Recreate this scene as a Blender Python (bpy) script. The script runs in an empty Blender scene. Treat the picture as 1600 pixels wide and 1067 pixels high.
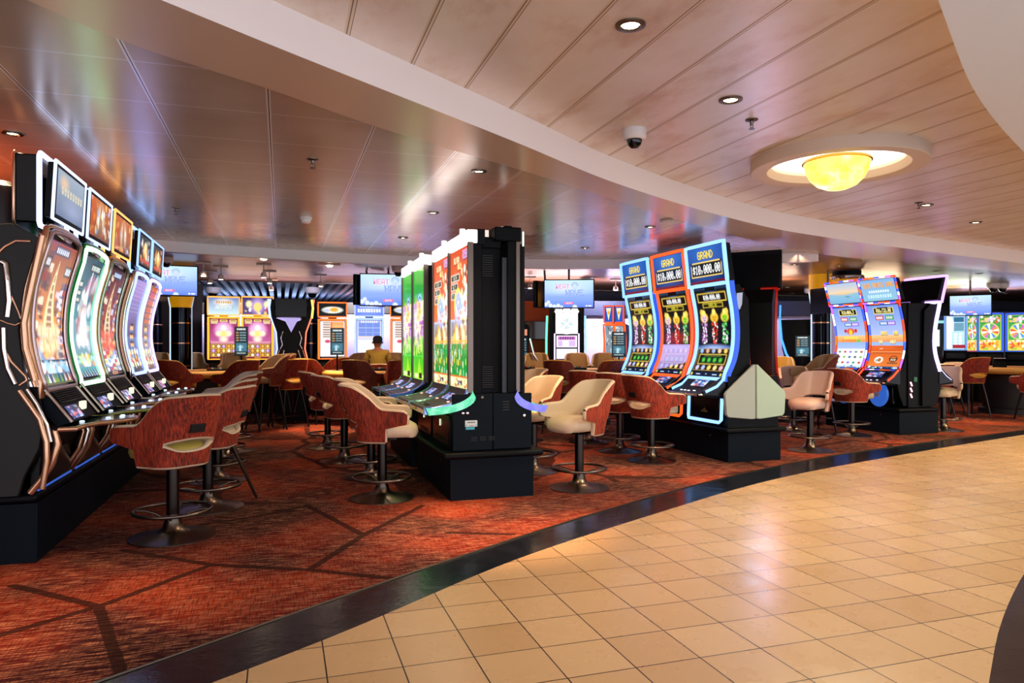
import bpy, bmesh, math, random
import numpy as np
from mathutils import Vector, Matrix
PI = math.pi
C = bpy.context.scene.collection
sc = bpy.context.scene
R = math.radians

# ------------------------------------------------------------------ camera
YAW = R(18.0); F = 1110.0; HC = 1.35
cd = bpy.data.cameras.new('camera'); cam = bpy.data.objects.new('camera', cd); C.objects.link(cam)
cam.location = (0, 0, HC); cam.rotation_euler = (PI/2, 0, -YAW)
cd.sensor_width = 36; cd.lens = 36*F/1600; cd.shift_y = 7.5/1600; cd.clip_start = .05; cd.clip_end = 200
sc.camera = cam

def at(px, d):
    """ground point at camera depth d (metres) along the sight line of image column px"""
    r = (px-800)*d/F
    return (r*math.cos(YAW)+d*math.sin(YAW), -r*math.sin(YAW)+d*math.cos(YAW))
def gd(py, z=0.0): return F*(HC-z)/(py-541.0)     # depth of a point of height z seen at row py

# ------------------------------------------------------------------ materials
MATS = {}
def lin(c):
    if isinstance(c, str): c = [int(c[i:i+2], 16)/255 for i in (0, 2, 4)]
    return tuple(((x+.055)/1.055)**2.4 if x > .04045 else x/12.92 for x in c[:3])
def mat(name, col, rough=.5, metal=0, emit=None, es=0, spec=.5, coat=0):
    if name in MATS: return MATS[name]
    m = bpy.data.materials.new(name); m.use_nodes = True
    b = m.node_tree.nodes['Principled BSDF']
    b.inputs['Base Color'].default_value = (*lin(col), 1)
    b.inputs['Roughness'].default_value = rough; b.inputs['Metallic'].default_value = metal
    b.inputs['Specular IOR Level'].default_value = spec
    if coat: b.inputs['Coat Weight'].default_value = coat; b.inputs['Coat Roughness'].default_value = .1
    if emit is not None:
        b.inputs['Emission Color'].default_value = (*lin(emit), 1); b.inputs['Emission Strength'].default_value = es
    MATS[name] = m; return m
class NT:
    def __init__(s, m): s.t = m.node_tree; s.b = s.t.nodes['Principled BSDF']
    def n(s, typ, **kw):
        nd = s.t.nodes.new('ShaderNode'+typ)
        for k, v in kw.items(): setattr(nd, k, v)
        return nd
    def l(s, a, b): s.t.links.new(a, b)
    def math(s, op, a, b=None, c=None):
        nd = s.n('Math', operation=op)
        for i, v in enumerate((a, b, c)):
            if v is None: continue
            if isinstance(v, (int, float)): nd.inputs[i].default_value = v
            else: s.l(v, nd.inputs[i])
        return nd.outputs[0]
    def mix(s, fac, a, b):
        nd = s.n('Mix', data_type='RGBA')
        for i, v in ((0, fac), (6, a), (7, b)):
            if isinstance(v, (int, float)): nd.inputs[i].default_value = v
            elif isinstance(v, (str, tuple)): nd.inputs[i].default_value = (*lin(v), 1)
            else: s.l(v, nd.inputs[i])
        return nd.outputs[2]
    def pos(s):
        g = s.n('NewGeometry'); sp = s.n('SeparateXYZ'); s.l(g.outputs['Position'], sp.inputs[0]); return g.outputs['Position'], sp
    def noise(s, vec, scale, detail=3, rough=.5, mapscale=None, rot=None, dist=0):
        mp = s.n('Mapping'); s.l(vec, mp.inputs['Vector'])
        if mapscale: mp.inputs['Scale'].default_value = mapscale
        if rot: mp.inputs['Rotation'].default_value = rot
        nz = s.n('TexNoise'); s.l(mp.outputs[0], nz.inputs['Vector'])
        nz.inputs['Scale'].default_value = scale; nz.inputs['Detail'].default_value = detail; nz.inputs['Roughness'].default_value = rough
        nz.inputs['Distortion'].default_value = dist
        return nz.outputs['Fac']
    def ramp(s, fac, stops):
        r = s.n('ValToRGB'); s.l(fac, r.inputs[0]); e = r.color_ramp.elements
        while len(e) < len(stops): e.new(.5)
        for el, (p, c) in zip(e, stops):
            el.position = p; el.color = (*(lin(c) if not isinstance(c, float) else (c, c, c)), 1)
        return r.outputs[0]
    def bump(s, h, st=.3, dist=.01):
        b = s.n('Bump'); b.inputs['Strength'].default_value = st; b.inputs['Distance'].default_value = dist
        s.l(h, b.inputs['Height']); s.l(b.outputs[0], s.b.inputs['Normal'])

black = mat('black_laminate', '04080c', .45, spec=.12)
blackg = mat('black_gloss', '05080c', .2, spec=.22)
dark = mat('dark_plastic', '080c11', .6, spec=.12)  # plain near-black plastic
slate_side = mat('blue_black_panel', '08121b', .55, spec=.10)
chrome = mat('polished_chrome', 'd8d4d0', .12, 1)
bronze = mat('copper_chrome', 'd2a484', .22, .8)
steel = mat('bronzed_steel', '6f645c', .3, 1)
steel_d = mat('dark_steel', '3c3836', .3, 1)
white = mat('white_paint', 'e4dedd', .5)
gold = mat('gold_print', 'b89a50', .35, .6)
grey_panel = mat('grey_green_panel', 'a3aba4', .45)
rail_m = mat('tan_leather_rail', 'e4ae58', .42)
felt_m = mat('table_felt', '5b4436', .8)
wood_m = mat('dark_wood', '2e1a12', .4)
yellow_glow = mat('glowing_yellow_paint', 'e0a818', .4, emit='e8a010', es=.35)  # yellow paint with glow added to brighten the column heads
glass_dark = mat('dark_glass', '050709', .05)
cushion_g = mat('yellow_green_vinyl', 'b3a048', .4)
EM = {}
def em(col, st):
    k = (col, st)
    if k not in EM:
        EM[k] = mat('light_%s_%s' % (col, st), '101010', .4, 0, col, st)
    return EM[k]

def m_velvet(name, c1, c2, c3):
    m = mat(name, c2, .75); t = NT(m)
    tc = t.n('TexCoord')
    a = t.noise(tc.outputs['Object'], 15, 3, .5, (6, 6, .8))
    b = t.noise(tc.outputs['Object'], 3, 2, .5)
    f = t.math('ADD', t.math('MULTIPLY', a, .75), t.math('MULTIPLY', b, .25))
    t.l(t.ramp(f, [(.36, c1), (.5, c2), (.66, c3)]), t.b.inputs['Base Color'])
    t.b.inputs['Sheen Weight'].default_value = .25; t.b.inputs['Sheen Tint'].default_value = (1, .35, .15, 1)
    t.b.inputs['Sheen Roughness'].default_value = .4
    return m
velvet = m_velvet('russet_velvet', '4a1208', '8c2a12', 'c0421c')
velvet_d = m_velvet('brown_velvet', '351009', '6a2412', '8e3a1c')
def m_leather(name, col):
    m = mat(name, col, .38); t = NT(m); tc = t.n('TexCoord')
    t.bump(t.noise(tc.outputs['Object'], 60, 4), .12, .004)
    return m
cream = m_leather('cream_vinyl', 'dcc6a6')
tan = m_leather('tan_vinyl', 'a5855a')
ochre = m_leather('ochre_vinyl', 'c79a3a')
pinkv = m_leather('rose_cream_vinyl', 'ceb2a4')

CARPET_BANDS = [(0.21, 6.26, 0.56, 5.16), (0.56, 5.16, 1.14, 5.96), (0.56, 5.16, 0.16, 4.46), (0.16, 4.46, 0.62, 4.14), (0.16, 4.46, -0.41, 4.75), (0.21, 6.26, -0.19, 5.99), (-0.41, 4.75, -0.9, 4.17), (-0.9, 4.17, -0.61, 3.23), (-0.9, 4.17, -1.44, 4.68), (-0.41, 4.75, -1.0, 5.27), (1.15, 5.04, 1.58, 4.85), (-0.19, 5.99, -0.84, 5.73), (-0.9, 4.17, -1.37, 3.8)]
# carpet
def m_carpet():
    m = mat('russet_patterned_carpet', '7a2410', .95, spec=.1); t = NT(m); P, xyz = t.pos()
    w = t.noise(P, 1.3, 2); 
    vm = t.n('VectorMath', operation='ADD'); t.l(P, vm.inputs[0])
    sc_ = t.n('VectorMath', operation='SCALE'); cr = t.n('TexNoise'); t.l(P, cr.inputs['Vector']); cr.inputs['Scale'].default_value = 1.2
    t.l(cr.outputs['Color'], sc_.inputs[0]); sc_.inputs['Scale'].default_value = .22; t.l(sc_.outputs[0], vm.inputs[1])
    vo = t.n('TexVoronoi', feature='DISTANCE_TO_EDGE'); vo.inputs['Scale'].default_value = .62; t.l(vm.outputs[0], vo.inputs['Vector'])
    vc = t.n('TexVoronoi', feature='SMOOTH_F1'); vc.inputs['Scale'].default_value = 1.3; vc.inputs['Smoothness'].default_value = .8; t.l(vm.outputs[0], vc.inputs['Vector'])
    edge = t.math('MULTIPLY', t.math('LESS_THAN', vo.outputs['Distance'], .022), t.ramp(t.noise(P, .7, 2), [(.42, 0.0), (.5, 1.0)]))
    # the drawn web of dark bands woven into the carpet near the walkway
    fl = t.n('VectorMath', operation='MULTIPLY'); t.l(P, fl.inputs[0]); fl.inputs[1].default_value = (1, 1, 0); dist = None
    for ax, ay, bx, by in CARPET_BANDS:
        pa = t.n('VectorMath', operation='SUBTRACT'); t.l(fl.outputs[0], pa.inputs[0]); pa.inputs[1].default_value = (ax, ay, 0)
        dt = t.n('VectorMath', operation='DOT_PRODUCT'); t.l(pa.outputs[0], dt.inputs[0]); dt.inputs[1].default_value = (bx-ax, by-ay, 0)
        h = t.math('DIVIDE', dt.outputs['Value'], (bx-ax)**2+(by-ay)**2); h.node.use_clamp = True
        sc2 = t.n('VectorMath', operation='SCALE'); sc2.inputs[0].default_value = (bx-ax, by-ay, 0); t.l(h, sc2.inputs['Scale'])
        df = t.n('VectorMath', operation='DISTANCE'); t.l(pa.outputs[0], df.inputs[0]); t.l(sc2.outputs[0], df.inputs[1])
        dist = df.outputs['Value'] if dist is None else t.math('MINIMUM', dist, df.outputs['Value'])
    band = t.math('LESS_THAN', t.math('ADD', dist, t.math('MULTIPLY', t.math('SUBTRACT', t.noise(P, 9, 2), .5), .02)), .027)
    edge = t.math('MULTIPLY', edge, t.math('GREATER_THAN', xyz.outputs[1], 6.4)); edge = t.math('MAXIMUM', edge, band)
    s1 = t.noise(P, 5, 3, .6, (1.3, 24, 1), (0, 0, R(-4)))
    s2 = t.noise(P, 5, 3, .6, (26, 1.6, 1), (0, 0, R(-4)))
    big = t.noise(P, .9, 2)
    sep = t.n('SeparateColor'); t.l(vc.outputs['Color'], sep.inputs[0])
    cell = sep.outputs[0]
    base = t.ramp(t.math('ADD', t.math('MULTIPLY', cell, .3), t.math('SUBTRACT', t.math('MULTIPLY', big, 1.15), .17)),
                  [(.30, '1a0d0d'), (.44, '38141a'), (.58, '6c1e14'), (.78, '943418')])
    l1 = t.ramp(s1, [(.52, 0.0), (.58, 1.0)])
    l2 = t.ramp(s2, [(.50, 0.0), (.58, 1.0)])
    c = t.mix(t.math('MULTIPLY', l1, .75), base, 'b87c60')
    c = t.mix(t.math('MULTIPLY', l2, .55), c, '2c0e0a')
    c = t.mix(t.math('MULTIPLY', edge, .85), c, '26120e')
    t.l(c, t.b.inputs['Base Color'])
    t.bump(t.noise(P, 260, 2), .4, .004)
    return m
def m_tile():
    m = mat('cream_floor_tiles', 'd9b27c', .3); t = NT(m); P, xyz = t.pos()
    def line(o, off):
        v = t.math('MODULO', t.math('ADD', o, 40*.31-off), .31)
        a = t.math('LESS_THAN', v, .006); return v, a
    vx, ax = line(xyz.outputs[0], .795); vy, ay = line(xyz.outputs[1], 3.605)
    g = t.math('MAXIMUM', ax, ay)
    # a tone for every tile
    fx = t.math('FLOOR', t.math('DIVIDE', t.math('ADD', xyz.outputs[0], 40*.31-.795), .31))
    fy = t.math('FLOOR', t.math('DIVIDE', t.math('ADD', xyz.outputs[1], 40*.31-3.605), .31))
    cx = t.n('CombineXYZ'); t.l(fx, cx.inputs[0]); t.l(fy, cx.inputs[1])
    wn = t.n('TexWhiteNoise'); t.l(cx.outputs[0], wn.inputs['Vector'])
    sp = t.noise(P, 330, 2, .5); cl = t.noise(P, 5, 3)
    c = t.mix(wn.outputs['Value'], 'b8946a', 'c8a67c')
    c = t.mix(t.math('MULTIPLY', cl, .35), c, 'a88868')
    c = t.mix(g, c, '1c130e')
    t.l(c, t.b.inputs['Base Color'])
    t.l(t.ramp(cl, [(.3, .24), (.7, .34)]), t.b.inputs['Roughness'])
    t.bump(t.math('SUBTRACT', 1.0, g), .2, .002)
    return m
def m_slate():
    m = mat('dark_slate_border', '14171f', .14); t = NT(m); P, xyz = t.pos()
    n = t.noise(P, 7, 6, .65)
    t.l(t.ramp(n, [(.3, '0e1118'), (.7, '1e212a')]), t.b.inputs['Base Color'])
    t.bump(n, .35, .01)
    return m
def m_lowceil():
    m = mat('satin_metal_ceiling_panels', 'b6a594', .22, .5); t = NT(m); P, xyz = t.pos()
    def ln(o, off, wd):
        v = t.math('MODULO', t.math('ADD', o, 62-off), .62); return t.math('LESS_THAN', v, wd)
    ax = ln(xyz.outputs[0], -.08, .024); ay = ln(xyz.outputs[1], .08, .011)
    ax2 = ln(xyz.outputs[0], -.070, .005)
    g = t.math('MAXIMUM', ax, t.math('MULTIPLY', ay, .6))
    n = t.noise(P, 2.2, 4, .6)
    c = t.mix(n, 'c8b8a6', 'dccfc0'); c = t.mix(g, c, 'ffffff'); c = t.mix(ax2, c, '2a2220')
    t.l(c, t.b.inputs['Base Color'])
    t.l(t.ramp(n, [(.3, .2), (.7, .27)]), t.b.inputs['Roughness'])
    t.bump(t.noise(P, .9, 2), .05, .05)
    return m
def m_upceil():
    m = mat('perforated_cream_ceiling_planks', 'cbb9a3', .36, .3); t = NT(m); P, xyz = t.pos()
    v = t.math('MODULO', t.math('ADD', xyz.outputs[0], 36.5-1.385), .365)
    a = t.math('LESS_THAN', v, .028); b = t.math('LESS_THAN', t.math('ABSOLUTE', t.math('SUBTRACT', v, .014)), .003)
    b2 = t.math('LESS_THAN', t.math('ABSOLUTE', t.math('SUBTRACT', v, .031)), .002)
    n = t.noise(P, 2.4, 5, .65, (1, .5, 1))
    vo = t.n('TexVoronoi'); vo.inputs['Scale'].default_value = 170; vo.inputs['Randomness'].default_value = 0; t.l(P, vo.inputs['Vector'])
    hole = t.math('MULTIPLY', t.math('LESS_THAN', vo.outputs['Distance'], .3), t.math('SUBTRACT', 1.0, a))
    c = t.ramp(n, [(.3, 'd8bca4'), (.48, 'ecdfd4'), (.7, 'f2eae4')])
    c = t.mix(t.math('MULTIPLY', hole, .35), c, '6a543e')
    c = t.mix(a, c, 'e4d0b8'); c = t.mix(t.math('MAXIMUM', b, b2), c, '7a6450')
    t.l(c, t.b.inputs['Base Color'])
    return m
def m_brownceil():
    m = mat('rippled_brown_metal_ceiling', '5a4436', .33, .3); t = NT(m); P, xyz = t.pos()
    n = t.noise(P, .8, 2, .5, (.5, 1.6, 1), (0, 0, R(25)))
    t.l(t.ramp(n, [(.3, '5e3c28'), (.7, '94705a')]), t.b.inputs['Base Color'])
    t.bump(n, .35, .12)
    return m
def m_wall(name, c1, c2, rough=.6):
    m = mat(name, c1, rough); t = NT(m); P, xyz = t.pos()
    t.l(t.mix(t.noise(P, 1.5, 3), c1, c2), t.b.inputs['Base Color']); return m
carpet_m, tile_m, slate_m = m_carpet(), m_tile(), m_slate()
low_m, up_m, brown_m = m_lowceil(), m_upceil(), m_brownceil()
soffit_m = mat('satin_beige_soffit', 'e4cdb8', .26, .3)
fascia_m = m_wall('pale_pink_fascia', 'faf0ee', 'fcf4f2', .4)
lav_m = m_wall('lavender_wall', 'cfc9ee', 'c4bde6')
darkwall_m = m_wall('dark_back_wall', '1a1412', '241a16')
orange_m = m_wall('orange_wall', 'b8501c', 'c25a24')

# vertex-painted screens (the pictures they show are computed below)
def m_art(name, st):
    m = mat(name, '020202', .12, spec=.2); t = NT(m)
    a = t.n('VertexColor', layer_name='Art'); t.l(a.outputs['Color'], t.b.inputs['Emission Color'])
    t.b.inputs['Emission Strength'].default_value = st
    m.cycles.emission_sampling = 'NONE'
    return m
art_m = m_art('lit_screen_picture', 1.15)
art_hi = m_art('bright_lit_screen_picture', 1.22)

# ------------------------------------------------------------------ mesh tools
class MB:
    def __init__(s): s.v = []; s.f = []; s.mi = []; s.mats = []
    def m(s, mt):
        if mt not in s.mats: s.mats.append(mt)
        return s.mats.index(mt)
    def add(s, vs, fs, mt):
        o = len(s.v); k = s.m(mt); s.v += [tuple(p) for p in vs]
        for f in fs: s.f.append([i+o for i in f]); s.mi.append(k)
        return s
    def box(s, x0, x1, y0, y1, z0, z1, mt):
        v = [(x, y, z) for z in (z0, z1) for y in (y0, y1) for x in (x0, x1)]
        return s.add(v, [(0, 2, 3, 1), (4, 5, 7, 6), (0, 1, 5, 4), (2, 6, 7, 3), (0, 4, 6, 2), (1, 3, 7, 5)], mt)
    def prism(s, prof, a0, a1, mt, axis='x'):
        """profile extruded along an axis; prof in (y,z) for x, (x,z) for y, (x,y) for z"""
        n = len(prof); vs = []
        for a in (a0, a1):
            for p, q in prof:
                vs.append((a, p, q) if axis == 'x' else (p, a, q) if axis == 'y' else (p, q, a))
        fs = [tuple(range(n)), tuple(range(2*n-1, n-1, -1))]
        for i in range(n):
            j = (i+1) % n; fs.append((i, i+n, j+n, j))
        return s.add(vs, fs, mt)
    def tube(s, pts, r, mt, closed=False, seg=8, flat=1.0):
        pts = [Vector(p) for p in pts]; n = len(pts); vs = []; prev = None
        for i, p in enumerate(pts):
            if closed: d = pts[(i+1) % n]-pts[i-1]
            else: d = pts[min(i+1, n-1)]-pts[max(i-1, 0)]
            d.normalize()
            if prev is None:
                up = Vector((0, 0, 1)) if abs(d.z) < .9 else Vector((0, 1, 0))
                a = d.cross(up).normalized()
            else: a = (prev-d*prev.dot(d)).normalized()
            prev = a; b = d.cross(a); rr = r[i] if isinstance(r, (list, tuple)) else r
            for k in range(seg):
                t = 2*PI*k/seg; vs.append(p+a*math.cos(t)*rr+b*math.sin(t)*rr*flat)
        fs = []
        for i in range(n if closed else n-1):
            j = (i+1) % n
            for k in range(seg):
                l = (k+1) % seg; fs.append((i*seg+k, i*seg+l, j*seg+l, j*seg+k))
        if not closed: fs += [tuple(range(seg-1, -1, -1)), tuple((n-1)*seg+k for k in range(seg))]
        return s.add(vs, fs, mt)
    def lathe(s, prof, mt, c=(0, 0, 0), seg=28, sx=1, sy=1):
        vs = []; n = len(prof)
        for r, z in prof:
            for k in range(seg):
                t = 2*PI*k/seg; vs.append((c[0]+max(r, 1e-4)*math.cos(t)*sx, c[1]+max(r, 1e-4)*math.sin(t)*sy, c[2]+z))
        fs = []
        for i in range(n-1):
            for k in range(seg):
                l = (k+1) % seg; fs.append((i*seg+k, i*seg+l, (i+1)*seg+l, (i+1)*seg+k))
        fs += [tuple(range(seg-1, -1, -1)), tuple((n-1)*seg+k for k in range(seg))]
        return s.add(vs, fs, mt)
    def quadstrip(s, A, B, mt):
        n = len(A); return s.add(list(A)+list(B), [(i, i+1, n+i+1, n+i) for i in range(n-1)], mt)
    def build(s, name, parent=None, bev=0, smooth=30, fix=True):
        me = bpy.data.meshes.new(name); me.from_pydata(s.v, [], s.f)
        for mt in s.mats: me.materials.append(mt)
        me.polygons.foreach_set('material_index', s.mi)
        if fix:
            b = bmesh.new(); b.from_mesh(me); bmesh.ops.recalc_face_normals(b, faces=b.faces[:]); b.to_mesh(me); b.free()
        me.update()
        o = bpy.data.objects.new(name, me); C.objects.link(o)
        if parent: o.parent = parent
        if smooth:
            me.polygons.foreach_set('use_smooth', [True]*len(me.polygons)); me.set_sharp_from_angle(angle=R(smooth))
        if bev:
            md = o.modifiers.new('bevel', 'BEVEL'); md.width = bev; md.segments = 2; md.limit_method = 'ANGLE'; md.angle_limit = R(40)
        return o
def tag(o, label=None, cat=None, group=None, kind=None):
    if label: o['label'] = label
    if cat: o['category'] = cat
    if group: o['group'] = group
    if kind: o['kind'] = kind
    return o
def thing(name, label, cat, loc=(0, 0, 0), rz=0, group=None):
    o = bpy.data.objects.new(name, None); C.objects.link(o); o.empty_display_size = .1
    o.location = loc if len(loc) == 3 else (*loc, 0); o.rotation_euler = (0, 0, rz)
    return tag(o, label, cat, group)
def dup(root, loc, rz, label, group=None):
    r = root.copy(); C.objects.link(r); r.location = loc if len(loc) == 3 else (*loc, 0); r.rotation_euler = (0, 0, rz)
    r['label'] = label
    if group: r['group'] = group
    for ch in list(root.children):
        c = ch.copy(); C.objects.link(c); c.parent = r
        for g in list(ch.children):
            d = g.copy(); C.objects.link(d); d.parent = c
    return r

# ------------------------------------------------------------------ pictures on the screens
FONT = dict(zip("ABCDEFGHIJKLMNOPQRSTUVWXYZ0123456789$,.&", [bytes.fromhex(h) for h in
 ("7E1111117E 7F49494936 3E41414122 7F4141221C 7F49494941 7F09090901 3E4149497A 7F0808087F 00417F4100 2040413F01 7F08142241 "
  "7F40404040 7F020C027F 7F0408107F 3E4141413E 7F09090906 3E4151215E 7F09192946 4649494931 01017F0101 3F4040403F 0F3040300F "
  "7F2018207F 6314081463 0708700807 6151494543 3E5149453E 00427F4000 4261514946 2141454B31 1814127F10 2745454539 3C4A494930 "
  "0171090503 3649494936 064949291E 242A7F2A12 0050300000 0060600000 3649552250").split()]))
class Art:
    def __init__(s, w, h, nx, ny, bg='000000', ss=3):
        s.asp = h/w; s.nx, s.ny, s.ss = nx, ny, ss
        s.W, s.H = nx*ss, ny*ss
        s.a = np.zeros((s.H, s.W, 3)); s.a[:] = lin(bg)
        s.v, s.u = np.mgrid[0:s.H, 0:s.W]; s.u = (s.u+.5)/s.W; s.v = (s.v+.5)/s.H
    def put(s, mask, col, al=1.0):
        c = np.array(lin(col)); m = (mask*al)[..., None]; s.a = s.a*(1-m)+c*m; return s
    def grad(s, v0, v1, c0, c1, u0=0, u1=1):
        t = np.clip((s.v-v0)/(v1-v0), 0, 1)[..., None]
        c = np.array(lin(c0))*(1-t)+np.array(lin(c1))*t
        m = ((s.v >= v0) & (s.v < v1) & (s.u >= u0) & (s.u < u1))[..., None]; s.a = np.where(m, c, s.a); return s
    def rect(s, u0, v0, u1, v1, col, al=1): return s.put(((s.u >= u0) & (s.u < u1) & (s.v >= v0) & (s.v < v1)).astype(float), col, al)
    def frame(s, u0, v0, u1, v1, col, w=.012):
        o = ((s.u >= u0) & (s.u < u1) & (s.v >= v0) & (s.v < v1)); h = w/s.asp
        i = ((s.u >= u0+w) & (s.u < u1-w) & (s.v >= v0+h) & (s.v < v1-h)); return s.put((o & ~i).astype(float), col)
    def ell(s, cu, cv, ru, col, rv=None, soft=.15, al=1, ring=0):
        rv = rv or ru/s.asp
        d = np.sqrt(((s.u-cu)/ru)**2+((s.v-cv)/rv)**2); m = np.clip((1-d)/max(soft, 1e-3), 0, 1)
        if ring: m = m*(d > 1-ring)
        return s.put(m, col, al)
    def tri(s, p, col, al=1):
        def e(a, b): return (b[0]-a[0])*(s.v-a[1])-(b[1]-a[1])*(s.u-a[0])
        A, B, D = e(p[0], p[1]), e(p[1], p[2]), e(p[2], p[0])
        return s.put((((A >= 0) & (B >= 0) & (D >= 0)) | ((A <= 0) & (B <= 0) & (D <= 0))).astype(float), col, al)
    def text(s, st, cu, cv, h, col, wmul=1.0, bold=.0, sh=None):
        cw = h*s.asp*wmul/7*1.0; n = len(st); tot = (n*6-1)*cw; u0 = cu-tot/2
        if sh: s.text(st, cu+.008, cv+.012, h, sh, wmul, bold)
        gx = np.floor((s.u-u0)/cw).astype(int); gy = np.floor((s.v-(cv-h/2))/(h/7)).astype(int)
        mask = np.zeros_like(s.u)
        for i, ch in enumerate(st):
            if ch not in FONT: continue
            g = FONT[ch]
            for cx in range(5):
                col_ok = (gx == i*6+cx)
                if not col_ok.any(): continue
                for r in range(7):
                    if g[cx] >> r & 1: mask[col_ok & (gy == r)] = 1
        if bold: mask = np.maximum(mask, np.roll(mask, 1, 1))
        return s.put(mask, col)
    def blobs(s, seed, n, pal, u0, v0, u1, v1, r0, r1, al=.8, kind='e'):
        rr = random.Random(seed)
        for _ in range(n):
            u, v, r = rr.uniform(u0, u1), rr.uniform(v0, v1), rr.uniform(r0, r1); c = rr.choice(pal)
            if kind == 'e': s.ell(u, v, r, c, soft=.4, al=al, rv=r/s.asp*rr.uniform(.5, 1.4))
            else: s.rect(u-r, v-r/s.asp*.5, u+r, v+r/s.asp*.5, c, al)
        return s
    def glyphs(s, seed, cu, cv, w, h, col, n=8, al=1):
        """worn lettering too small to read: a row of narrow uprights"""
        rr = random.Random(seed)
        for i in range(n):
            u = cu-w/2+w*(i+.5)/n; s.rect(u-w/n*.34, cv-h/2, u+w/n*.30, cv+h/2, col, al)
            s.rect(u-w/n*.1, cv-h/2*rr.choice([.5, .1]), u+w/n*.12, cv+h/2*rr.choice([.1, .5]), '101010', .45)
        return s
    def out(s):
        a = s.a.reshape(s.ny, s.ss, s.nx, s.ss, 3).mean(axis=(1, 3)); return a
def screen(name, fn, art, parent=None, mt=None):
    """a grid surface fn(u, v) (v down) that shows the picture"""
    a = art.out(); nx, ny = art.nx, art.ny
    vs = [fn(i/(nx-1), j/(ny-1)) for j in range(ny) for i in range(nx)]
    fs = [(j*nx+i, (j+1)*nx+i, (j+1)*nx+i+1, j*nx+i+1) for j in range(ny-1) for i in range(nx-1)]
    me = bpy.data.meshes.new(name); me.from_pydata(vs, [], fs); me.materials.append(mt or art_m)
    ca = me.color_attributes.new('Art', 'FLOAT_COLOR', 'POINT')
    buf = np.ones((nx*ny, 4)); buf[:, :3] = a.reshape(-1, 3); ca.data.foreach_set('color', buf.ravel())
    me.polygons.foreach_set('use_smooth', [True]*len(me.polygons)); me.update()
    o = bpy.data.objects.new(name, me); C.objects.link(o)
    if parent: o.parent = parent
    return o

BR = ['ffe08a', 'ff9a30', 'd03a18', 'ffffff', '6ab0e8', 'f0c8a0']
def art_grand(w, h, nx=56, ny=36):
    a = Art(w, h, nx*2, ny*2, '0c2a6a', 3)
    a.grad(0, 1, '1c4a9c', '0a1c50'); a.ell(.5, .2, .6, '3a78d0', soft=1, al=.6)
    a.rect(0, .93, 1, 1, '6a1420')
    a.text('GRAND', .5, .22, .21, 'fce450', .85, bold=1, sh='6a4a00')
    a.rect(.09, .42, .91, .80, '0a1418'); a.frame(.07, .40, .93, .82, 'e8c870', .02)
    a.tri([(.07, .40), (.12, .40), (.07, .5)], '0a1c50'); a.tri([(.93, .40), (.88, .40), (.93, .5)], '0a1c50')
    a.text('$10,000.00', .5, .61, .24, 'ffffff', .66, bold=1)
    return a
def art_grand_main(w, h, hot=False):
    a = Art(w, h, 66, 130, '0a1016', 3)
    a.rect(0, 0, 1, .04, '15304a'); a.ell(.5, .03, .2, '3a6a9a', soft=.8, al=.5)
    a.rect(.08, .075, .92, .155, 'e8c850'); a.rect(.10, .083, .90, .147, '10100c'); a.text('$10,000.00', .5, .115, .042, 'ffffff', .8, bold=1)
    a.rect(.2, .16, .8, .2, 'c8b040'); a.rect(.22, .166, .78, .196, '1c1c08'); a.text('8882.86' if not hot else '8801.21', .5, .18, .026, 'e8e840', .9)
    for k, (c, hc) in enumerate((('d8a8e0', 'e0c0d8'), ('e03820', 'f0b030'), ('38b048', '8ad030'))):
        u = .2+.3*k; rr = random.Random(k)
        a.ell(u, .29, .13, 'f0c040', .055, soft=.3); a.ell(u+(.06 if k == 2 else -.06)*(k != 1), .24, .06, 'f0c850', soft=.3)
        a.ell(u, .245, .06, 'ffe070', soft=.4); a.ell(u, .30, .085, hc, .042, soft=.3); a.ell(u, .315, .04, '7a4020', .012, soft=.5, al=.7)
        a.ell(u-.03, .29, .014, '201008'); a.ell(u+.03, .29, .014, '201008')
        for i in range(60):
            vv = rr.uniform(.345, .56); a.ell(u+rr.uniform(-.075, .075), vv, .022, rr.choice([c, c, 'ffffff', '401018' if k == 1 else '204020' if k == 2 else '6a4080']), soft=.4)
    a.grad(.575, .63, '0a1016', '4a78c0'); a.ell(.5, .61, .5, 'a8c0f8', .05, soft=.8, al=.7)
    a.rect(.04, .62, .96, .9, '2a1c10'); a.frame(.04, .62, .96, .9, 'b09048', .012)
    for i in range(5): a.ell(.15+.175*i, .65, .055, ['8ab8f0', 'd8a080', '9ab0d8', 'f0c8a0', 'e8c860'][i], soft=.3)
    a.rect(.1, .69, .9, .82, 'd8b850'); a.rect(.12, .7, .88, .81, '101408'); a.rect(.25, .705, .75, .72, '5a6a30')
    for i in range(4): a.rect(.19+.165*i, .73, .32+.165*i, .80, '1c5a28'); a.ell(.255+.165*i, .765, .05, '58c048', .03, soft=.4)
    for i in range(5): a.ell(.15+.175*i, .86, .06, ['c8c0e0', 'a8b8e8', 'f0d060', 'f0d890', 'e0b0b8'][i], soft=.3)
    a.rect(0, .915, 1, 1, '0c1c34'); a.rect(.04, .93, .09, .98, 'e0d050'); a.rect(.9, .93, .95, .98, 'e0d050')
    a.rect(.2, .945, .33, .965, 'b8d0f0'); a.rect(.68, .945, .82, .965, 'b8d0f0'); a.ell(.5, .95, .02, 'a0c0f0')
    if hot:
        a.rect(.0, .57, 1, .80, 'c8b0f0', .72); a.tri([(0, .8), (1, .8), (0, .93)], 'b0a0e8', .6); a.ell(.5, .5, .55, 'd02010', .1, soft=1, al=.5)
    return a
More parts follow.
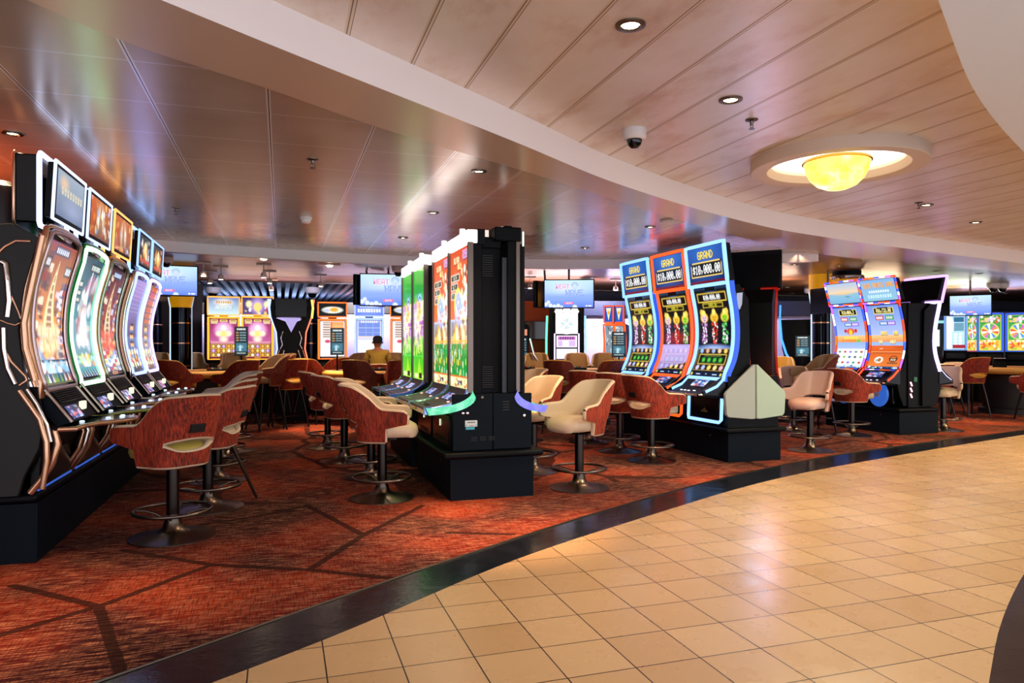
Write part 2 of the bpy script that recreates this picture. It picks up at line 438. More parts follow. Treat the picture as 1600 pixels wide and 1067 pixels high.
def art_tv():
    a = Art(1.0, .57, 150, 86, 'b8d0f0', 2)
    a.grad(0, 1, 'b4d4ee', '5a78dc'); a.ell(.45, .3, .6, 'd8e4f4', .35, soft=1, al=.6)
    a.tri([(0, .75), (1, .5), (1, .62)], '88a4ea', .5); a.ell(.5, .62, .8, '7c94e8', .16, soft=.8, al=.5)
    a.text('HEAT', .37, .24, .17, 'd87ca8', .85, bold=1, sh='f4e8f4')
    a.text('WAVE', .60, .44, .2, '9ab0ee', .95, bold=1, sh='5c70c0')
    a.ell(.62, .2, .075, '404c88', soft=.3, ring=.25); a.ell(.62, .2, .045, '404c88', soft=.4, ring=.3)
    a.rect(.5, .22, .72, .34, 'c4d2f2', .55); a.ell(.25, .28, .015, '4a5080')
    a.rect(.4, .80, .6, .88, 'e06a98'); a.text('HEAT', .5, .84, .05, 'ffffff', 1.2)
    for u, v, r in ((.03, .88, .05), (.08, .8, .04), (.12, .92, .05), (.2, .96, .05), (.28, .93, .05), (.35, .98, .04), (.62, .99, .06)): a.ell(u, v, r, 'dce6ff', soft=.4, al=.9)
    a.tri([(.83, .96), (.86, .9), (.88, .96)], 'f4f8ff'); a.rect(.89, .92, .96, .96, 'eef2ff')
    return a
def art_left_top(k):
    a = Art(.62, .3, 84, 46, '14181c', 2)
    if k == 0: a.grad(0, 1, '8ca0b0', '5a6e8c'); a.ell(.25, .25, .22, 'd8b890', .22, soft=.8, al=.8); a.glyphs(3, .55, .42, .8, .16, 'd0c8a8', 8, .8); a.ell(.6, .75, .5, '9aa8cc', .3, soft=1, al=.6)
    elif k in (1, 2): a.grad(0, 1, 'b8683a', '6a3c2c'); a.ell(.5, .5, .25, 'ffe8c8', .5, soft=1); a.tri([(.5, .05), (.36, 1), (.64, 1)], '684030', .8); a.blobs(k, 30, BR, 0, 0, 1, 1, .02, .07, .5); a.rect(.0, .0, .2, 1, 'c04818', .5)
    else: a.grad(0, 1, '10202c', '20140c'); a.ell(.5, .5, .3, 'e8a030', .35, soft=.6); a.ell(.5, .4, .12, 'fff0b0', soft=.5); a.blobs(k, 26, BR, .1, .1, .9, .9, .03, .07, .6); a.rect(.1, .78, .9, .9, 'c03018', .8)
    return a
def art_left_main(k):
    a = Art(.62, 1.1, 72, 150, '201410', 2)
    if k in (0, 2):
        a.grad(0, .5, '6a2410' if k == 0 else '341410', 'd88838' if k == 0 else 'a84c28'); a.grad(.55, 1, 'c86020', '305888')
        a.tri([(.5, .10), (.22, .62), (.78, .62)], 'ffe0a0', .75); a.tri([(.5, .12), (.38, .6), (.62, .6)], '5a3a30', .85)
        for i in range(9): a.rect(.5-.02-.012*i, .16+.045*i, .5+.02+.012*i, .175+.045*i, 'e8c8b0', .8)
        a.blobs(k, 40, BR, .05, .5, .95, .75, .05, .13, .5); a.blobs(k+40, 34, ['1c1420', '40202c', '203048', '6a2c18', 'f8e8c8'], 0, .08, .3, .6, .03, .09, .65, 'r'); a.blobs(k+41, 34, ['1c1420', '283458', '5a3050', 'd8d0e8', '402018'], .7, .2, 1, .7, .03, .09, .65, 'r')
        for u, v in ((.25, .50), (.5, .52), (.75, .50), (.3, .6), (.7, .6), (.5, .63)): a.ell(u, v, .17, 'f8e0b0' if k == 0 else 'd85838', .07, soft=.7); a.ell(u, v, .05, 'b06028', .07, soft=.8, al=.5)
        a.rect(.03, .10, .22, .15, '14181c'); a.glyphs(1, .125, .125, .16, .03, 'e8e8f0', 4)
        a.rect(.03, .17, .2, .21, '7a1810'); a.rect(.75, .12, .97, .17, '14181c'); a.glyphs(2, .86, .145, .18, .03, 'd8e8f0', 4)
        a.rect(.25, .03, .75, .085, '24344c'); a.glyphs(5, .5, .057, .44, .03, 'c8d8f0', 7)
        a.rect(.78, .2, .96, .45, '304068', .6); a.blobs(9+k, 16, ['d8d8f0', 'a03020', 'e8a040'], .8, .2, .95, .45, .03, .06, .8, 'r')
        a.rect(.0, .72, 1, .745, '1c4a6c'); a.blobs(k+20, 40, ['ffffff', 'a8d8e8', '7ab8d8', 'f0f0e0'], 0, .75, 1, .83, .04, .12, .7)
        a.grad(.85, 1, '3c6890', '586028'); rr = random.Random(k)
        for i in range(14): u = .05+.07*i; a.tri([(u, .84), (u-.04, .96), (u+.05, .96)], rr.choice(['f0f0f0', '8a2818', '2c5078', '70a048', 'd8c8b8', '9898c8']), .9)
        if k == 2:
            for i in range(5):
                for j in range(4): a.rect(.12+.2*j, .66+.05*i, .26+.2*j, .70+.05*i, ['e0e0e8', 'c04028', 'e8c070', '88a8d8'][(i+j) % 4])
            a.rect(0, .92, 1, 1, '2a1410'); a.frame(.35, .93, .65, .985, 'd8a040', .03)
    elif k == 1:
        a.grad(0, .4, '1c4858', '4c8898'); a.grad(.4, 1, '6898a8', '88a0a8')
        a.tri([(.55, .05), (.35, .6), (.75, .6)], 'e8e8f4', .8); a.blobs(4, 50, ['e8e0f0', 'c08098', 'ffffff', 'a0b8c8', 'b04838', 'd8c8b0'], .25, .15, .85, .62, .04, .12, .55)
        a.ell(.55, .5, .3, 'ffffff', .14, soft=.9, al=.9); a.rect(.4, .05, .85, .1, '14282c'); a.glyphs(5, .62, .075, .4, .028, 'd8e8e0', 6)
        for j in range(3): a.rect(.1, .16+.045*j, .26, .195+.045*j, '16343c'); a.glyphs(j, .18, .178+.045*j, .13, .02, 'f0f4f0', 3)
        a.rect(.2, .68, 1, .70, '70a070'); a.blobs(7, 40, ['f4f4f8', 'a8e0e8', 'c8e060', 'e89a60'], .1, .7, .95, .8, .04, .1, .7)
        a.grad(.82, .95, '58a0a8', '284858')
        for i in range(16): u = .06*i; a.tri([(u, .82), (u+.08, .95), (u+.12, .95)], ['d8f0f0', '904030', 'c8c8e8', '3c6888'][i % 4], .8)
        a.rect(0, .95, 1, 1, '06100c')
    else:
        a.grad(0, .5, '8078b8' if k == 3 else '402018', '503c60'); a.grad(.5, 1, '586898', '283018')
        for i in range(8): a.rect(.1, .05+.03*i, .9, .055+.03*i, 'b8b0e0', .5)
        for i in range(3): a.ell(.5, .42+.09*i, .16, 'e8b070', .06, soft=.4); a.ell(.5, .38+.09*i, .2, '2c2010', .02, soft=.5); a.ell(.5, .45+.09*i, .2, '3068a0', .03, soft=.6)
        for j in range(4):
            for i in range(4): a.ell(.2+.2*i, .68+.06*j, .08, BR[(i*3+j) % 6], soft=.4)
        a.blobs(k, 30, ['e8f0ff', '50a048', 'f0c850', 'b02818'], .05, .62, .95, .95, .02, .06, .6)
        if k == 4:
            for j in range(6): a.rect(.3, .03+.055*j, .7, .07+.055*j, 'b03020', .9); a.rect(.75, .03+.055*j, .9, .07+.055*j, 'd0a030', .8)
    return a
def art_tall(kind):
    a = Art(.72, 1.32, 72, 170, '20a030', 2)
    if kind == 'orange':
        a.grad(0, .5, 'c8481c', 'e07038'); a.grad(.5, .68, 'b8c0d8', 'c8a878'); a.grad(.68, .92, '1c9040', '109038')
        a.text('ULTRA', .34, .075, .045, 'fff0b8', .8, bold=1, sh='7a3010'); a.text('RUSH', .78, .055, .06, 'd0b0e8', .62, bold=1, sh='4a2060'); a.text('GOLD', .5, .125, .045, 'ffe89a', .7, bold=1, sh='7a3010')
        for j, (n, w) in enumerate((('8,083.84', .42), ('688.19', .34), ('77.9', .2))):
            v = .2+.065*j; a.rect(.04, v-.026, .04+w+.03, v+.026, 'f4f0e0'); a.rect(.06, v-.02, .04+w+.01, v+.02, '141410'); a.text(n, .05+w/2, v, .03, 'f4f4d8', .62)
        a.ell(.42, .40, .22, 'e8d850', .13, soft=.1); a.ell(.42, .42, .18, 'b8b0e8', .13, soft=.3); a.rect(.24, .42, .6, .56, 'a8b0e0', .8)
        a.blobs(2, 60, ['f0e0b8', 'f8f4e8', 'd8b068', '6a4a30', 'ffffff'], .62, .15, .98, .55, .03, .09, .8)
        a.rect(.3, .34, .98, .35, 'f0d060'); a.rect(.3, .5, .98, .508, 'f0d060')
        a.blobs(5, 60, ['ffffff', 'f4e8c8', 'e8d8f0', 'd84028', '98b8e8'], .3, .36, .97, .5, .03, .09, .8)
        for i in range(9): a.rect(.05, .52+.012*i, .2, .526+.012*i, '303828'); a.rect(.82, .52+.012*i, .97, .526+.012*i, '303828')
        a.blobs(8, 40, ['f4d040', 'd89030', 'f8f0c0', 'a86a28'], .2, .56, .8, .66, .05, .1, .7); a.rect(0, .655, 1, .668, 'f0b030')
        rr = random.Random(3)
        for i in range(60): u, v = rr.uniform(0, 1), rr.uniform(.68, .9); a.rect(u-.02, v-.02, u+.015, v+.02, rr.choice(['e8f0e0', '12b848', 'f0d850', '9ad8c0', '0a6830', 'e8e8f0', 'c07838']), .85)
        a.grad(.915, 1, 'f0e8a8', 'c8c890'); a.rect(0, .91, 1, .922, 'e05828'); a.rect(.38, .94, .64, .975, '5a4038'); a.blobs(6, 24, ['303028', 'e85828', 'ffffff'], .04, .93, .96, .99, .015, .04, .8, 'r')
    else:
        a.grad(0, .22, '30b038', '189028'); a.grad(.22, .3, '2c9c30', '50b040'); a.grad(.78, 1, '28b428', '7ac828')
        a.grad(.3, .7, 'b8b0c8', 'c0a0b8'); a.ell(.55, .27, .16, '8ab8e8', .05, soft=.2); a.ell(.55, .28, .1, '3a4a78', .035, soft=.3); a.ell(.55, .29, .05, 'f0f4ff', .02)
        a.frame(.2, .3, .98, .66, 'f0e080', .02)
        a.blobs(11, 80, ['ffffff', 'e8d8f0', 'f0f0b0', 'b880c8', 'd8b050', '88c8a8'], .15, .31, 1, .5, .05, .14, .7)
        a.blobs(12, 50, ['b060c0', 'f0e8a0', 'ffffff', '9850a8', 'e8a0c0'], .2, .48, .98, .62, .05, .12, .8)
        for i in range(4): a.rect(.0, .36+.05*i, 1, .368+.05*i, 'd8e8a8', .6)
        a.blobs(13, 60, ['a8e040', '50c030', 'e8f080', '308828'], 0, .62, 1, .78, .04, .1, .7)
        a.rect(0, .78, 1, .79, '48d040'); a.tri([(.5, .8), (.3, 1), (.8, 1)], 'b8e040', .6)
        a.rect(.12, .945, .4, .985, 'd8e8b0'); a.rect(.5, .935, .72, .985, '302820'); a.rect(.78, .95, .92, .98, 'c8e0a0')
    return a
def art_right_top(k):
    a = Art(.62, .34, 90, 50, 'a8c8e0', 2); a.grad(0, .5, '9cb8d8', 'e0c8a8'); a.grad(.5, 1, '88b8d0', '78a8cc'); a.ell(.5, .5, .5, 'f0c078', .12, soft=.9, al=.8)
    if k:
        a.grad(0, 1, '80a8d8', '88b8d0'); a.text('BIG', .18, .27, .22, 'f8b020', .7, bold=1, sh='a02810'); a.text('TRUTS', .5, .27, .22, 'f8b020', .62, bold=1, sh='a02810'); a.text('DARE', .84, .27, .2, 'f8b020', .6, bold=1, sh='a02810')
        a.glyphs(4, .5, .56, .6, .1, 'e8f4f8', 9); a.glyphs(6, .5, .78, .7, .14, 'c8ecf8', 10)
    else: a.ell(.62, .68, .12, '486878', .06, soft=.8, al=.6); a.rect(0, .56, 1, .575, 'd09060', .5)
    return a
def art_right_main(k):
    a = Art(.62, 1.04, 80, 130, '88a8e0', 2); a.grad(0, .4, '6c8cd8', 'a8b8e8'); a.grad(.4, .5, 'f0c080', 'f08850'); a.grad(.5, .66, '88b0e0', 'b0b8e0')
    a.rect(.2, .05, .82, .13, 'e8d860'); a.rect(.22, .058, .80, .122, '181408'); a.text('$16,732.00' if k else '$18,004.3', .51, .09, .05, 'f4e8a0', .66, bold=1)
    for u, v, c in ((.22, .15, 'b83028'), (.53, .15, '28903c'), (.32, .215, '3870b0'), (.56, .215, '8858c8')): a.rect(u, v, u+.25, v+.05, c); a.glyphs(3, u+.125, v+.025, .2, .026, 'f0f0f8', 4)
    if k == 0:
        a.ell(.5, .34, .16, 'd82818', .06, soft=.4); a.ell(.5, .35, .08, 'f8c838', .05, soft=.4); a.ell(.32, .33, .05, 'c82818'); a.ell(.68, .33, .05, 'c82818')
        a.glyphs(8, .5, .43, .5, .04, 'f0e050', 6); a.glyphs(9, .5, .48, .66, .05, 'f08838', 8); a.rect(.68, .46, .82, .5, '60c048')
        a.rect(.02, .62, .98, .95, 'e8ecf4')
        for i in range(5):
            for j in range(3): a.ell(.12+.19*i, .68+.1*j, .06, ['309068', '306898', 'b83828', '48586c', '8868c8', '80b040'][(i*2+j*3) % 6], .026, soft=.4)
        a.blobs(3, 20, ['305888', 'f0d840', 'ffffff', '70c0e0'], .03, .94, .97, .99, .02, .05, .8)
    else:
        a.text('BONUS', .42, .37, .05, 'ffe060', .6, bold=1, sh='7a5020'); a.text('DARE', .78, .37, .05, 'ffe060', .5, bold=1, sh='7a5020'); a.text('THE', .3, .5, .05, 'fff0a0', .6, bold=1, sh='9a6030'); a.text('GOLD', .68, .5, .05, 'fff0a0', .6, bold=1, sh='9a6030')
        a.grad(.56, .95, 'c8501c', 'e07a38'); a.ell(.35, .6, .5, 'd86028', .05, soft=.3); a.rect(.28, .61, .38, .62, 'fff4e0')
        a.rect(.06, .69, .96, .7, '90381c'); a.rect(.02, .67, .98, .68, 'f0a868')
        a.ell(.32, .82, .15, 'f0e8d8', .06, soft=.2); a.ell(.34, .82, .06, 'a86838', .035); a.ell(.26, .83, .04, '88a8a8')
        a.ell(.76, .8, .14, '403028', .06, soft=.2, ring=.3); a.rect(.66, .79, .86, .84, '38302c'); a.rect(.6, .86, .92, .88, '584838'); a.glyphs(2, .76, .815, .16, .03, 'e8d0b0', 3)
        a.rect(0, .94, 1, 1, '203c68'); a.blobs(3, 20, ['305888', 'f0d840', 'ffffff', '70c0e0'], .03, .95, .97, .99, .02, .05, .8)
    return a
def art_buddha(top=0):
    if top:
        a = Art(.6, .3, 60, 34, '3a2858', 2); a.grad(0, 1, '687ab0' if top == 1 else '3c3468', 'c8e0e8' if top == 1 else '584078')
        if top == 1: a.ell(.5, .3, .4, 'f0e8d8', .3, soft=.8); a.glyphs(2, .5, .28, .5, .16, 'c89048', 7); a.text('PROSPERITY', .5, .62, .2, 'e8f4f0', .62, bold=1, sh='406868')
        else: a.ell(.5, .5, .3, 'b898d8', soft=.6); a.ell(.5, .55, .16, 'f0d078', soft=.4); a.ell(.22, .4, .13, 'f0e0b0', soft=.5); a.ell(.8, .4, .13, 'f0e0b0', soft=.5); a.blobs(4, 14, ['f0d070', 'c03868', 'e8e0f8'], .1, .6, .9, .95, .03, .07)
        return a
    a = Art(.6, .98, 60, 100, '6a1848', 2); a.grad(0, .6, '88204c', 'b85890'); a.ell(.5, .3, .42, 'd880c0', soft=.4); a.ell(.5, .3, .34, 'f0c8e0', soft=.7)
    a.ell(.5, .24, .12, 'f8f0e0', soft=.4); a.ell(.5, .38, .33, 'f4d880', .1, soft=.5); a.ell(.32, .37, .12, 'f8f0c8', soft=.5); a.ell(.68, .37, .12, 'f8f0c8', soft=.5); a.ell(.5, .52, .2, 'f8e8c8', .1, soft=.7)
    for u in (.16, .5, .84): a.rect(u-.13, .03, u+.13, .1, 'e8d088'); a.glyphs(3, u, .065, .2, .04, '703820', 4)
    a.rect(.04, .1, .28, .15, 'e0c8a0', .8); a.rect(.72, .1, .96, .15, 'e0c8a0', .8); a.rect(.03, .57, .97, .63, 'e8a0b0', .6)
    a.rect(.03, .64, .97, .94, 'e8b040')
    for i in range(5):
        for j in range(3): a.rect(.05+.185*i, .65+.098*j, .215+.185*i, .735+.098*j, '58142c'); a.ell(.132+.185*i, .693+.098*j, .07, ['f0d060', 'f8f0d0', 'd0a8e0', 'f0a848'][(i+j*2) % 4], soft=.4)
    a.rect(0, .945, 1, 1, '701c38'); a.rect(.38, .955, .62, .985, 'd89040')
    return a
def art_bg(kind, top=0):
    if kind == 'orange':
        if top: a = Art(.6, .3, 56, 30, '04060a', 2); a.ell(.5, .52, .42, 'f8f0e0', .28, soft=.3); a.ell(.56, .5, .2, 'f0a028', .2, soft=.4); a.ell(.3, .55, .16, '6098d8', .16, soft=.5, al=.6); return a
        a = Art(.6, .98, 56, 92, 'f4e8e8', 2); a.rect(.1, .03, .95, .26, 'e86a20'); a.rect(.1, .03, .42, .5, 'f0e0d8')
        for j in range(7): a.rect(.12, .05+.06*j, .4, .08+.06*j, '705048', .8); a.rect(.48, .05+.03*j, .93, .065+.03*j, 'ffe0a0', .8)
        a.ell(.3, .55, .12, 'c84868', .05); a.rect(.1, .6, .95, .9, 'ffffff'); a.blobs(2, 20, ['f0e0e8', 'e8f0f8', 'c890b8'], .1, .6, .9, .9, .05, .1, .6); a.rect(0, .94, 1, 1, '202830'); return a
    if kind == 'blue':
        if top: a = Art(.6, .3, 56, 30, '6078d8', 2); a.ell(.5, .5, .6, '88a0f0', .6, soft=1); a.glyphs(3, .5, .32, .7, .2, 'f0f4ff', 8); a.glyphs(6, .5, .66, .85, .22, 'f8f8ff', 9); return a
        a = Art(.6, .98, 56, 92, 'c8c8f8', 2); a.rect(.06, .02, .94, .1, '8898d8'); a.glyphs(4, .5, .06, .7, .05, 'e8f0ff', 8)
        a.rect(.06, .1, .94, .42, '7088d0')
        for i in range(1, 3): a.rect(.06+.293*i, .1, .07+.293*i, .42, 'b8c8f8')
        for j in range(1, 3): a.rect(.06, .1+.107*j, .94, .108+.107*j, 'b8c8f8')
        a.rect(.06, .42, .94, .44, 'f0d0a0'); a.rect(.06, .52, .94, .95, 'fcfcff'); a.blobs(5, 20, ['e0e8ff', 'f0f0ff', 'c8d8f8'], .1, .55, .9, .9, .05, .1, .7); return a
    if kind == 'wheel_white':
        a = Art(.9, 1.0, 70, 78, 'f8f0fa', 2); a.ell(.5, .54, .43, 'e8f4f4', soft=.02); a.ell(.5, .54, .33, 'c8dce4', soft=.1)
        for k in range(12):
            t = PI*2*k/12; a.tri([(.5, .54), (.5+.30*math.cos(t), .54+.27*math.sin(t)), (.5+.30*math.cos(t+.3), .54+.27*math.sin(t+.3))], ['98c0c0', 'f4f4fc', 'd8b8d0'][k % 3], .8)
        a.ell(.5, .54, .09, 'ffffff'); return a
    if kind == 'white_reels':
        a = Art(.8, .8, 50, 50, 'f4e8f4', 2); a.rect(.08, .04, .92, .18, 'b868b0'); a.glyphs(2, .5, .11, .7, .08, '502060', 6); a.rect(.08, .2, .92, .42, 'c8a8d8'); a.rect(.3, .2, .6, .42, 'f0f0f8')
        a.rect(0, .46, 1, .52, '181c2c'); a.rect(.05, .54, .95, .88, 'fcfcff'); a.rect(0, .9, 1, 1, '24304c'); return a
    if kind == 'lightblue':
        a = Art(.6, 1.3, 46, 96, 'b0d8f0', 2); a.rect(0, 0, .3, 1, 'e8f4fc'); a.ell(.3, .3, .2, 'f8fcff', .2, soft=.5); a.rect(.4, .05, .95, .2, '306888'); a.rect(.4, .22, .95, .45, '488098', .8)
        for i in range(2):
            for j in range(4): a.ell(.5+.25*i, .55+.09*j, .1, 'f4f4f8', soft=.4)
        a.rect(.35, .84, 1, .95, 'a02838'); return a
    if kind == 'jackpotwheel':
        a = Art(.7, 1.3, 60, 110, '38883c', 2); a.grad(0, 1, '2c8840', '60b848'); a.frame(0, 0, 1, 1, 'd8e870', .03)
        a.ell(.5, .14, .3, 'f0b8d0', .05, soft=.3); a.blobs(1, 20, ['f0d050', 'e84838', 'f0b8e0', 'ffffff'], .1, .04, .9, .22, .04, .09, .8)
        a.rect(.06, .25, .94, .68, '48a050'); a.ell(.5, .46, .42, 'e8e060', soft=.02); a.ell(.5, .46, .39, '90b8e8', soft=.02)
        for k in range(16):
            t = PI*2*k/16; q = .38; a.tri([(.5, .46), (.5+q*math.cos(t), .46+q/a.asp*math.sin(t)), (.5+q*math.cos(t+.39), .46+q/a.asp*math.sin(t+.39))], ['e85040', 'f0d850', '5090d8', 'e8f0f4', '58b050', 'c868b8', 'f09040', 'f4f4d0'][k % 8])
        a.ell(.5, .46, .1, 'fffbe8'); a.rect(.05, .7, .95, .98, 'e8c850'); a.blobs(2, 30, ['d83828', 'f4f4e0', '58b050', 'f09838'], .08, .72, .92, .96, .05, .1, .8); return a
def art_sign(k):
    a = Art(.3, .6, 40, 72, '10262e' if k else '0c1c1c', 2); a.glyphs(k, .5, .08, .7, .06, 'e8f0f0', 6)
    for j in range(4): a.rect(.1, .18+.09*j, .3, .22+.09*j, 'c89858', .8); a.glyphs(j+k, .62, .2+.09*j, .5, .035, 'a8c8d0', 6, .8)
    a.rect(.08, .56, .92, .86, '3c7488', .8); a.ell(.45, .7, .28, '88b8c8', .08, soft=.7); a.tri([(.3, .85), (.42, .6), (.52, .85)], 'c8e0e8', .7); a.glyphs(9, .5, .92, .7, .03, 'c8d8d8', 7)
    return a
def art_small(k):
    a = Art(.24, .16, 30, 20, '1c3c78', 2); a.blobs(k, 26, ['88b8f0', 'e87868', 'f4f4ff', '3868b8', 'd8a0c0', '102038'], 0, 0, 1, 1, .06, .16, .8); return a

# ------------------------------------------------------------------ the room
def curve(pts, lo, hi):
    xs, ys = [p[0] for p in pts], [p[1] for p in pts]
    m = [(ys[i+1]-ys[i])/(xs[i+1]-xs[i]) for i in range(len(xs)-1)]
    tg = [m[0]]+[(m[i]+m[i+1])/2 for i in range(len(m)-1)]+[m[-1]]
    def f(x):
        if x <= xs[0]: return ys[0]+lo*(x-xs[0])
        if x >= xs[-1]: return ys[-1]+hi*(x-xs[-1])
        i = max(k for k in range(len(xs)-1) if xs[k] <= x); h = xs[i+1]-xs[i]; t = (x-xs[i])/h
        return (2*t**3-3*t*t+1)*ys[i]+(t**3-2*t*t+t)*h*tg[i]+(-2*t**3+3*t*t)*ys[i+1]+(t**3-t*t)*h*tg[i+1]
    return f
Fout = curve([(-.71, 3.22), (.19, 3.84), (1.0, 4.38), (2.57, 5.34), (4.54, 6.36), (6.46, 7.11), (11.38, 8.33)], .78, .2)
Fin = curve([(-.27, 3.08), (.18, 3.37), (1.38, 4.25), (2.68, 4.99), (4.65, 5.99), (7.21, 6.87), (10.8, 7.91)], .7, .24)
Fright = curve([(2.7, 2.12), (3.28, 2.52), (4.21, 3.08), (6.0, 4.0), (9.0, 5.2), (14, 6.5)], .72, .2)
Sout = curve([(-.44, 3.01), (-.03, 3.32), (1.42, 4.37), (2.57, 5.23), (5.17, 6.66), (6.44, 7.09), (11.38, 8.34)], .76, .2)
Sin = curve([(-.93, 3.17), (-.68, 3.45), (-.09, 3.86), (.51, 4.32), (1.13, 4.72), (1.64, 5.03), (4.49, 6.89), (7.2, 8.3), (11.4, 9.2)], 1.1, .2)
Sright = curve([(2.40, 2.09), (3.41, 2.76), (4.83, 3.54), (6.5, 4.35), (9.0, 5.3), (14, 6.6)], .68, .2)
XS = [-6+.25*i for i in range(17)]+[-1.75+.15*i for i in range(60)]+[7.5+.5*i for i in range(46)]
def sheet(name, f0, f1, z, mt, up=True):
    mb = MB(); A = [(x, f0(x), z) for x in XS]; B = [(x, f1(x), z) for x in XS]; mb.quadstrip(A, B, mt)
    o = mb.build(name, fix=False, smooth=0); tag(o, kind='structure')
    n = o.data.polygons[0].normal.z
    if (n > 0) != up: o.data.flip_normals()
    return o
K = lambda v: (lambda x: v)
YB = 24.0
sheet('floor', Fout, K(YB), 0, carpet_m)
sheet('floor_border', Fin, Fout, 0, slate_m)
sheet('floor_tiles', Fright, Fin, 0, tile_m)
sheet('floor_dark_border', K(-1), Fright, 0, slate_m)
tb = MB(); tb.tube([(x, Fout(x), .002) for x in XS if -3 < x < 13], .006, steel, seg=6); tag(tb.build('trim_1'), kind='structure')

# low metal ceiling: bounded in front by the curved soffit, behind by an arc
def arc(x):
    pts = [(-6, 7.0), (-4, 8.9), (-2.8, 9.6), (-1.49, 10.12), (-.05, 10.5), (1.85, 10.74), (3.93, 10.5), (5.0, 10.14), (6.0, 9.55), (7.0, 8.75), (7.45, 8.37)]
    return curve(pts, .9, -1)(x)
XS0 = XS
XS = [x for x in XS0 if x < 7.3]+[7.4]
sheet('ceiling', Sin, lambda x: max(arc(x), Sin(x)), 2.72, low_m, False)
# pale curved fascia at the back edge of that ceiling
mb = MB(); A = [(x, max(arc(x), Sin(x)), 2.58) for x in XS]; n = len(A)
mb.quadstrip(A, [(x, y, 2.80) for x, y, z in A], fascia_m)
mb.quadstrip(A, [(x, y+.12, 2.58) for x, y, z in A], fascia_m)
mb.quadstrip([(x, y+.12, 2.58) for x, y, z in A], [(x, y+.12, 2.80) for x, y, z in A], fascia_m)
tag(mb.build('trim_2', fix=False), kind='structure')
XS = XS0
mb = MB()   # the curved soffit between the two ceilings
mb.quadstrip([(x, Sout(x), 2.68) for x in XS], [(x, Sin(x), 2.68) for x in XS], soffit_m)
mb.quadstrip([(x, Sin(x), 2.68) for x in XS], [(x, Sin(x), 2.80) for x in XS], soffit_m)
mb.quadstrip([(x, Sout(x), 2.68) for x in XS], [(x, Sout(x), 2.90) for x in XS], fascia_m)
tag(mb.build('ceiling_soffit', fix=False), kind='structure')
sheet('ceiling_upper', Sright, Sout, 2.88, up_m, False)
mb = MB(); mb.quadstrip([(x, Sright(x), 2.68) for x in XS], [(x, -1, 2.68) for x in XS], mat('white_soffit', 'f2f6fa', .45))
mb.quadstrip([(x, Sright(x), 2.68) for x in XS], [(x, Sright(x), 2.90) for x in XS], fascia_m)
tag(mb.build('ceiling_white_soffit', fix=False), kind='structure')
# brown rippled ceiling beyond, then dark slats
mb = MB(); o = [(x, Sin(x) if x > 7.4 else max(arc(x), Sin(x))+.1, 2.76) for x in XS]
mb.quadstrip(o, [(x, 16.3, 2.76) for x, _, _ in o], brown_m); tag(mb.build('ceiling_brown', fix=False), kind='structure')
mb = MB()
mb.box(-8, 30, 16.3, YB, 3.05, 3.1, mat('slat_void', '141a26', .8))
for i in range(180): mb.box(-7.5+.2*i, -7.40+.2*i, 16.34, YB, 2.80, 2.92, mat('grey_slat', '8c94a8', .5))
mb.box(-8, 30, 16.28, 16.34, 2.74, 3.06, wood_m)
tag(mb.build('ceiling_slats'), kind='structure')
def wall(name, x0, x1, y0, y1, z0, z1, mt): return tag(MB().box(x0, x1, y0, y1, z0, z1, mt).build(name, smooth=0), kind='structure')
wall('wall_back', -8, 30, YB, YB+.1, 0, 3.1, darkwall_m)
wall('wall_left', -6.1, -6, -1, YB, 0, 3.1, m_wall('red_brown_wall', '7a2c18', '6a2414'))
wall('wall_right', 29.9, 30, -1, YB, 0, 3.1, darkwall_m)

def partition(name, pxa, pxb, d, h, mt, th=.12, z0=0):
    """a free-standing wall that runs square to the sight line"""
    a, b = Vector(at(pxa, d)), Vector(at(pxb, d)); t = (b-a).normalized(); nrm = Vector((-t.y, t.x))
    vs = [(p.x, p.y, z) for z in (z0, h) for p in (a, b, b+nrm*th, a+nrm*th)]
    mb = MB(); mb.add(vs, [(0, 3, 2, 1), (4, 5, 6, 7), (0, 1, 5, 4), (1, 2, 6, 5), (2, 3, 7, 6), (3, 0, 4, 7)], mt)
    return tag(mb.build(name, smooth=0), kind='structure')
partition('wall_alcove_left', 100, 314, 16.2, 2.76, darkwall_m)
partition('wall_alcove', 316, 850, 15.4, 2.06, lav_m)
partition('wall_alcove_header', 316, 850, 15.38, 2.3, mat('header_olive', '3a3626', .6), z0=2.061)
partition('wall_orange', 700, 872, 14.9, 2.3, orange_m)
partition('wall_alcove_centre', 880, 1330, 15.8, 2.02, lav_m)
partition('wall_header_navy', 700, 1330, 15.7, 2.35, mat('navy_header', '121c3c', .5), z0=2.03)
partition('wall_alcove_right', 1330, 1760, 19.5, 2.3, mat('blue_wall', '1c3c8c', .5))
partition('wall_alcove_right_low', 1300, 1760, 19.4, 1.65, mat('grey_teal_wall', '3c4448', .5))

# ------------------------------------------------------------------ ceiling fittings
def rot_to(px): return -math.atan2(px-800, F)-YAW
def downlight(x, y, z, label, grp, r=.05):
    t = thing('downlight', label, 'ceiling light', (x, y, z), 0, grp)
    MB().lathe([(r+.022, 0), (r+.022, -.008), (r, -.012), (r-.006, -.004), (r-.006, .0)], steel, seg=24).build('rim', t)
    MB().lathe([(r-.008, -.003), (.0, -.005)], em('ffdca8', 30), seg=20).build('lamp', t)
    return t
dl0 = None
def spot(x, y, z, energy, col=(1, .78, .52), size=105, blend=.6, r=.04, rot=None):
    l = bpy.data.lights.new('spot', 'SPOT'); l.energy = energy; l.color = col; l.spot_size = R(size); l.spot_blend = blend; l.shadow_soft_size = r
    o = bpy.data.objects.new('spot_light', l); C.objects.link(o); o.location = (x, y, z-.02)
    if rot: o.rotation_euler = rot
    return o
G1 = 'downlights in the upper perforated ceiling'; G2 = 'downlights in the low metal ceiling'; G3 = 'small downlights in the far brown ceiling'
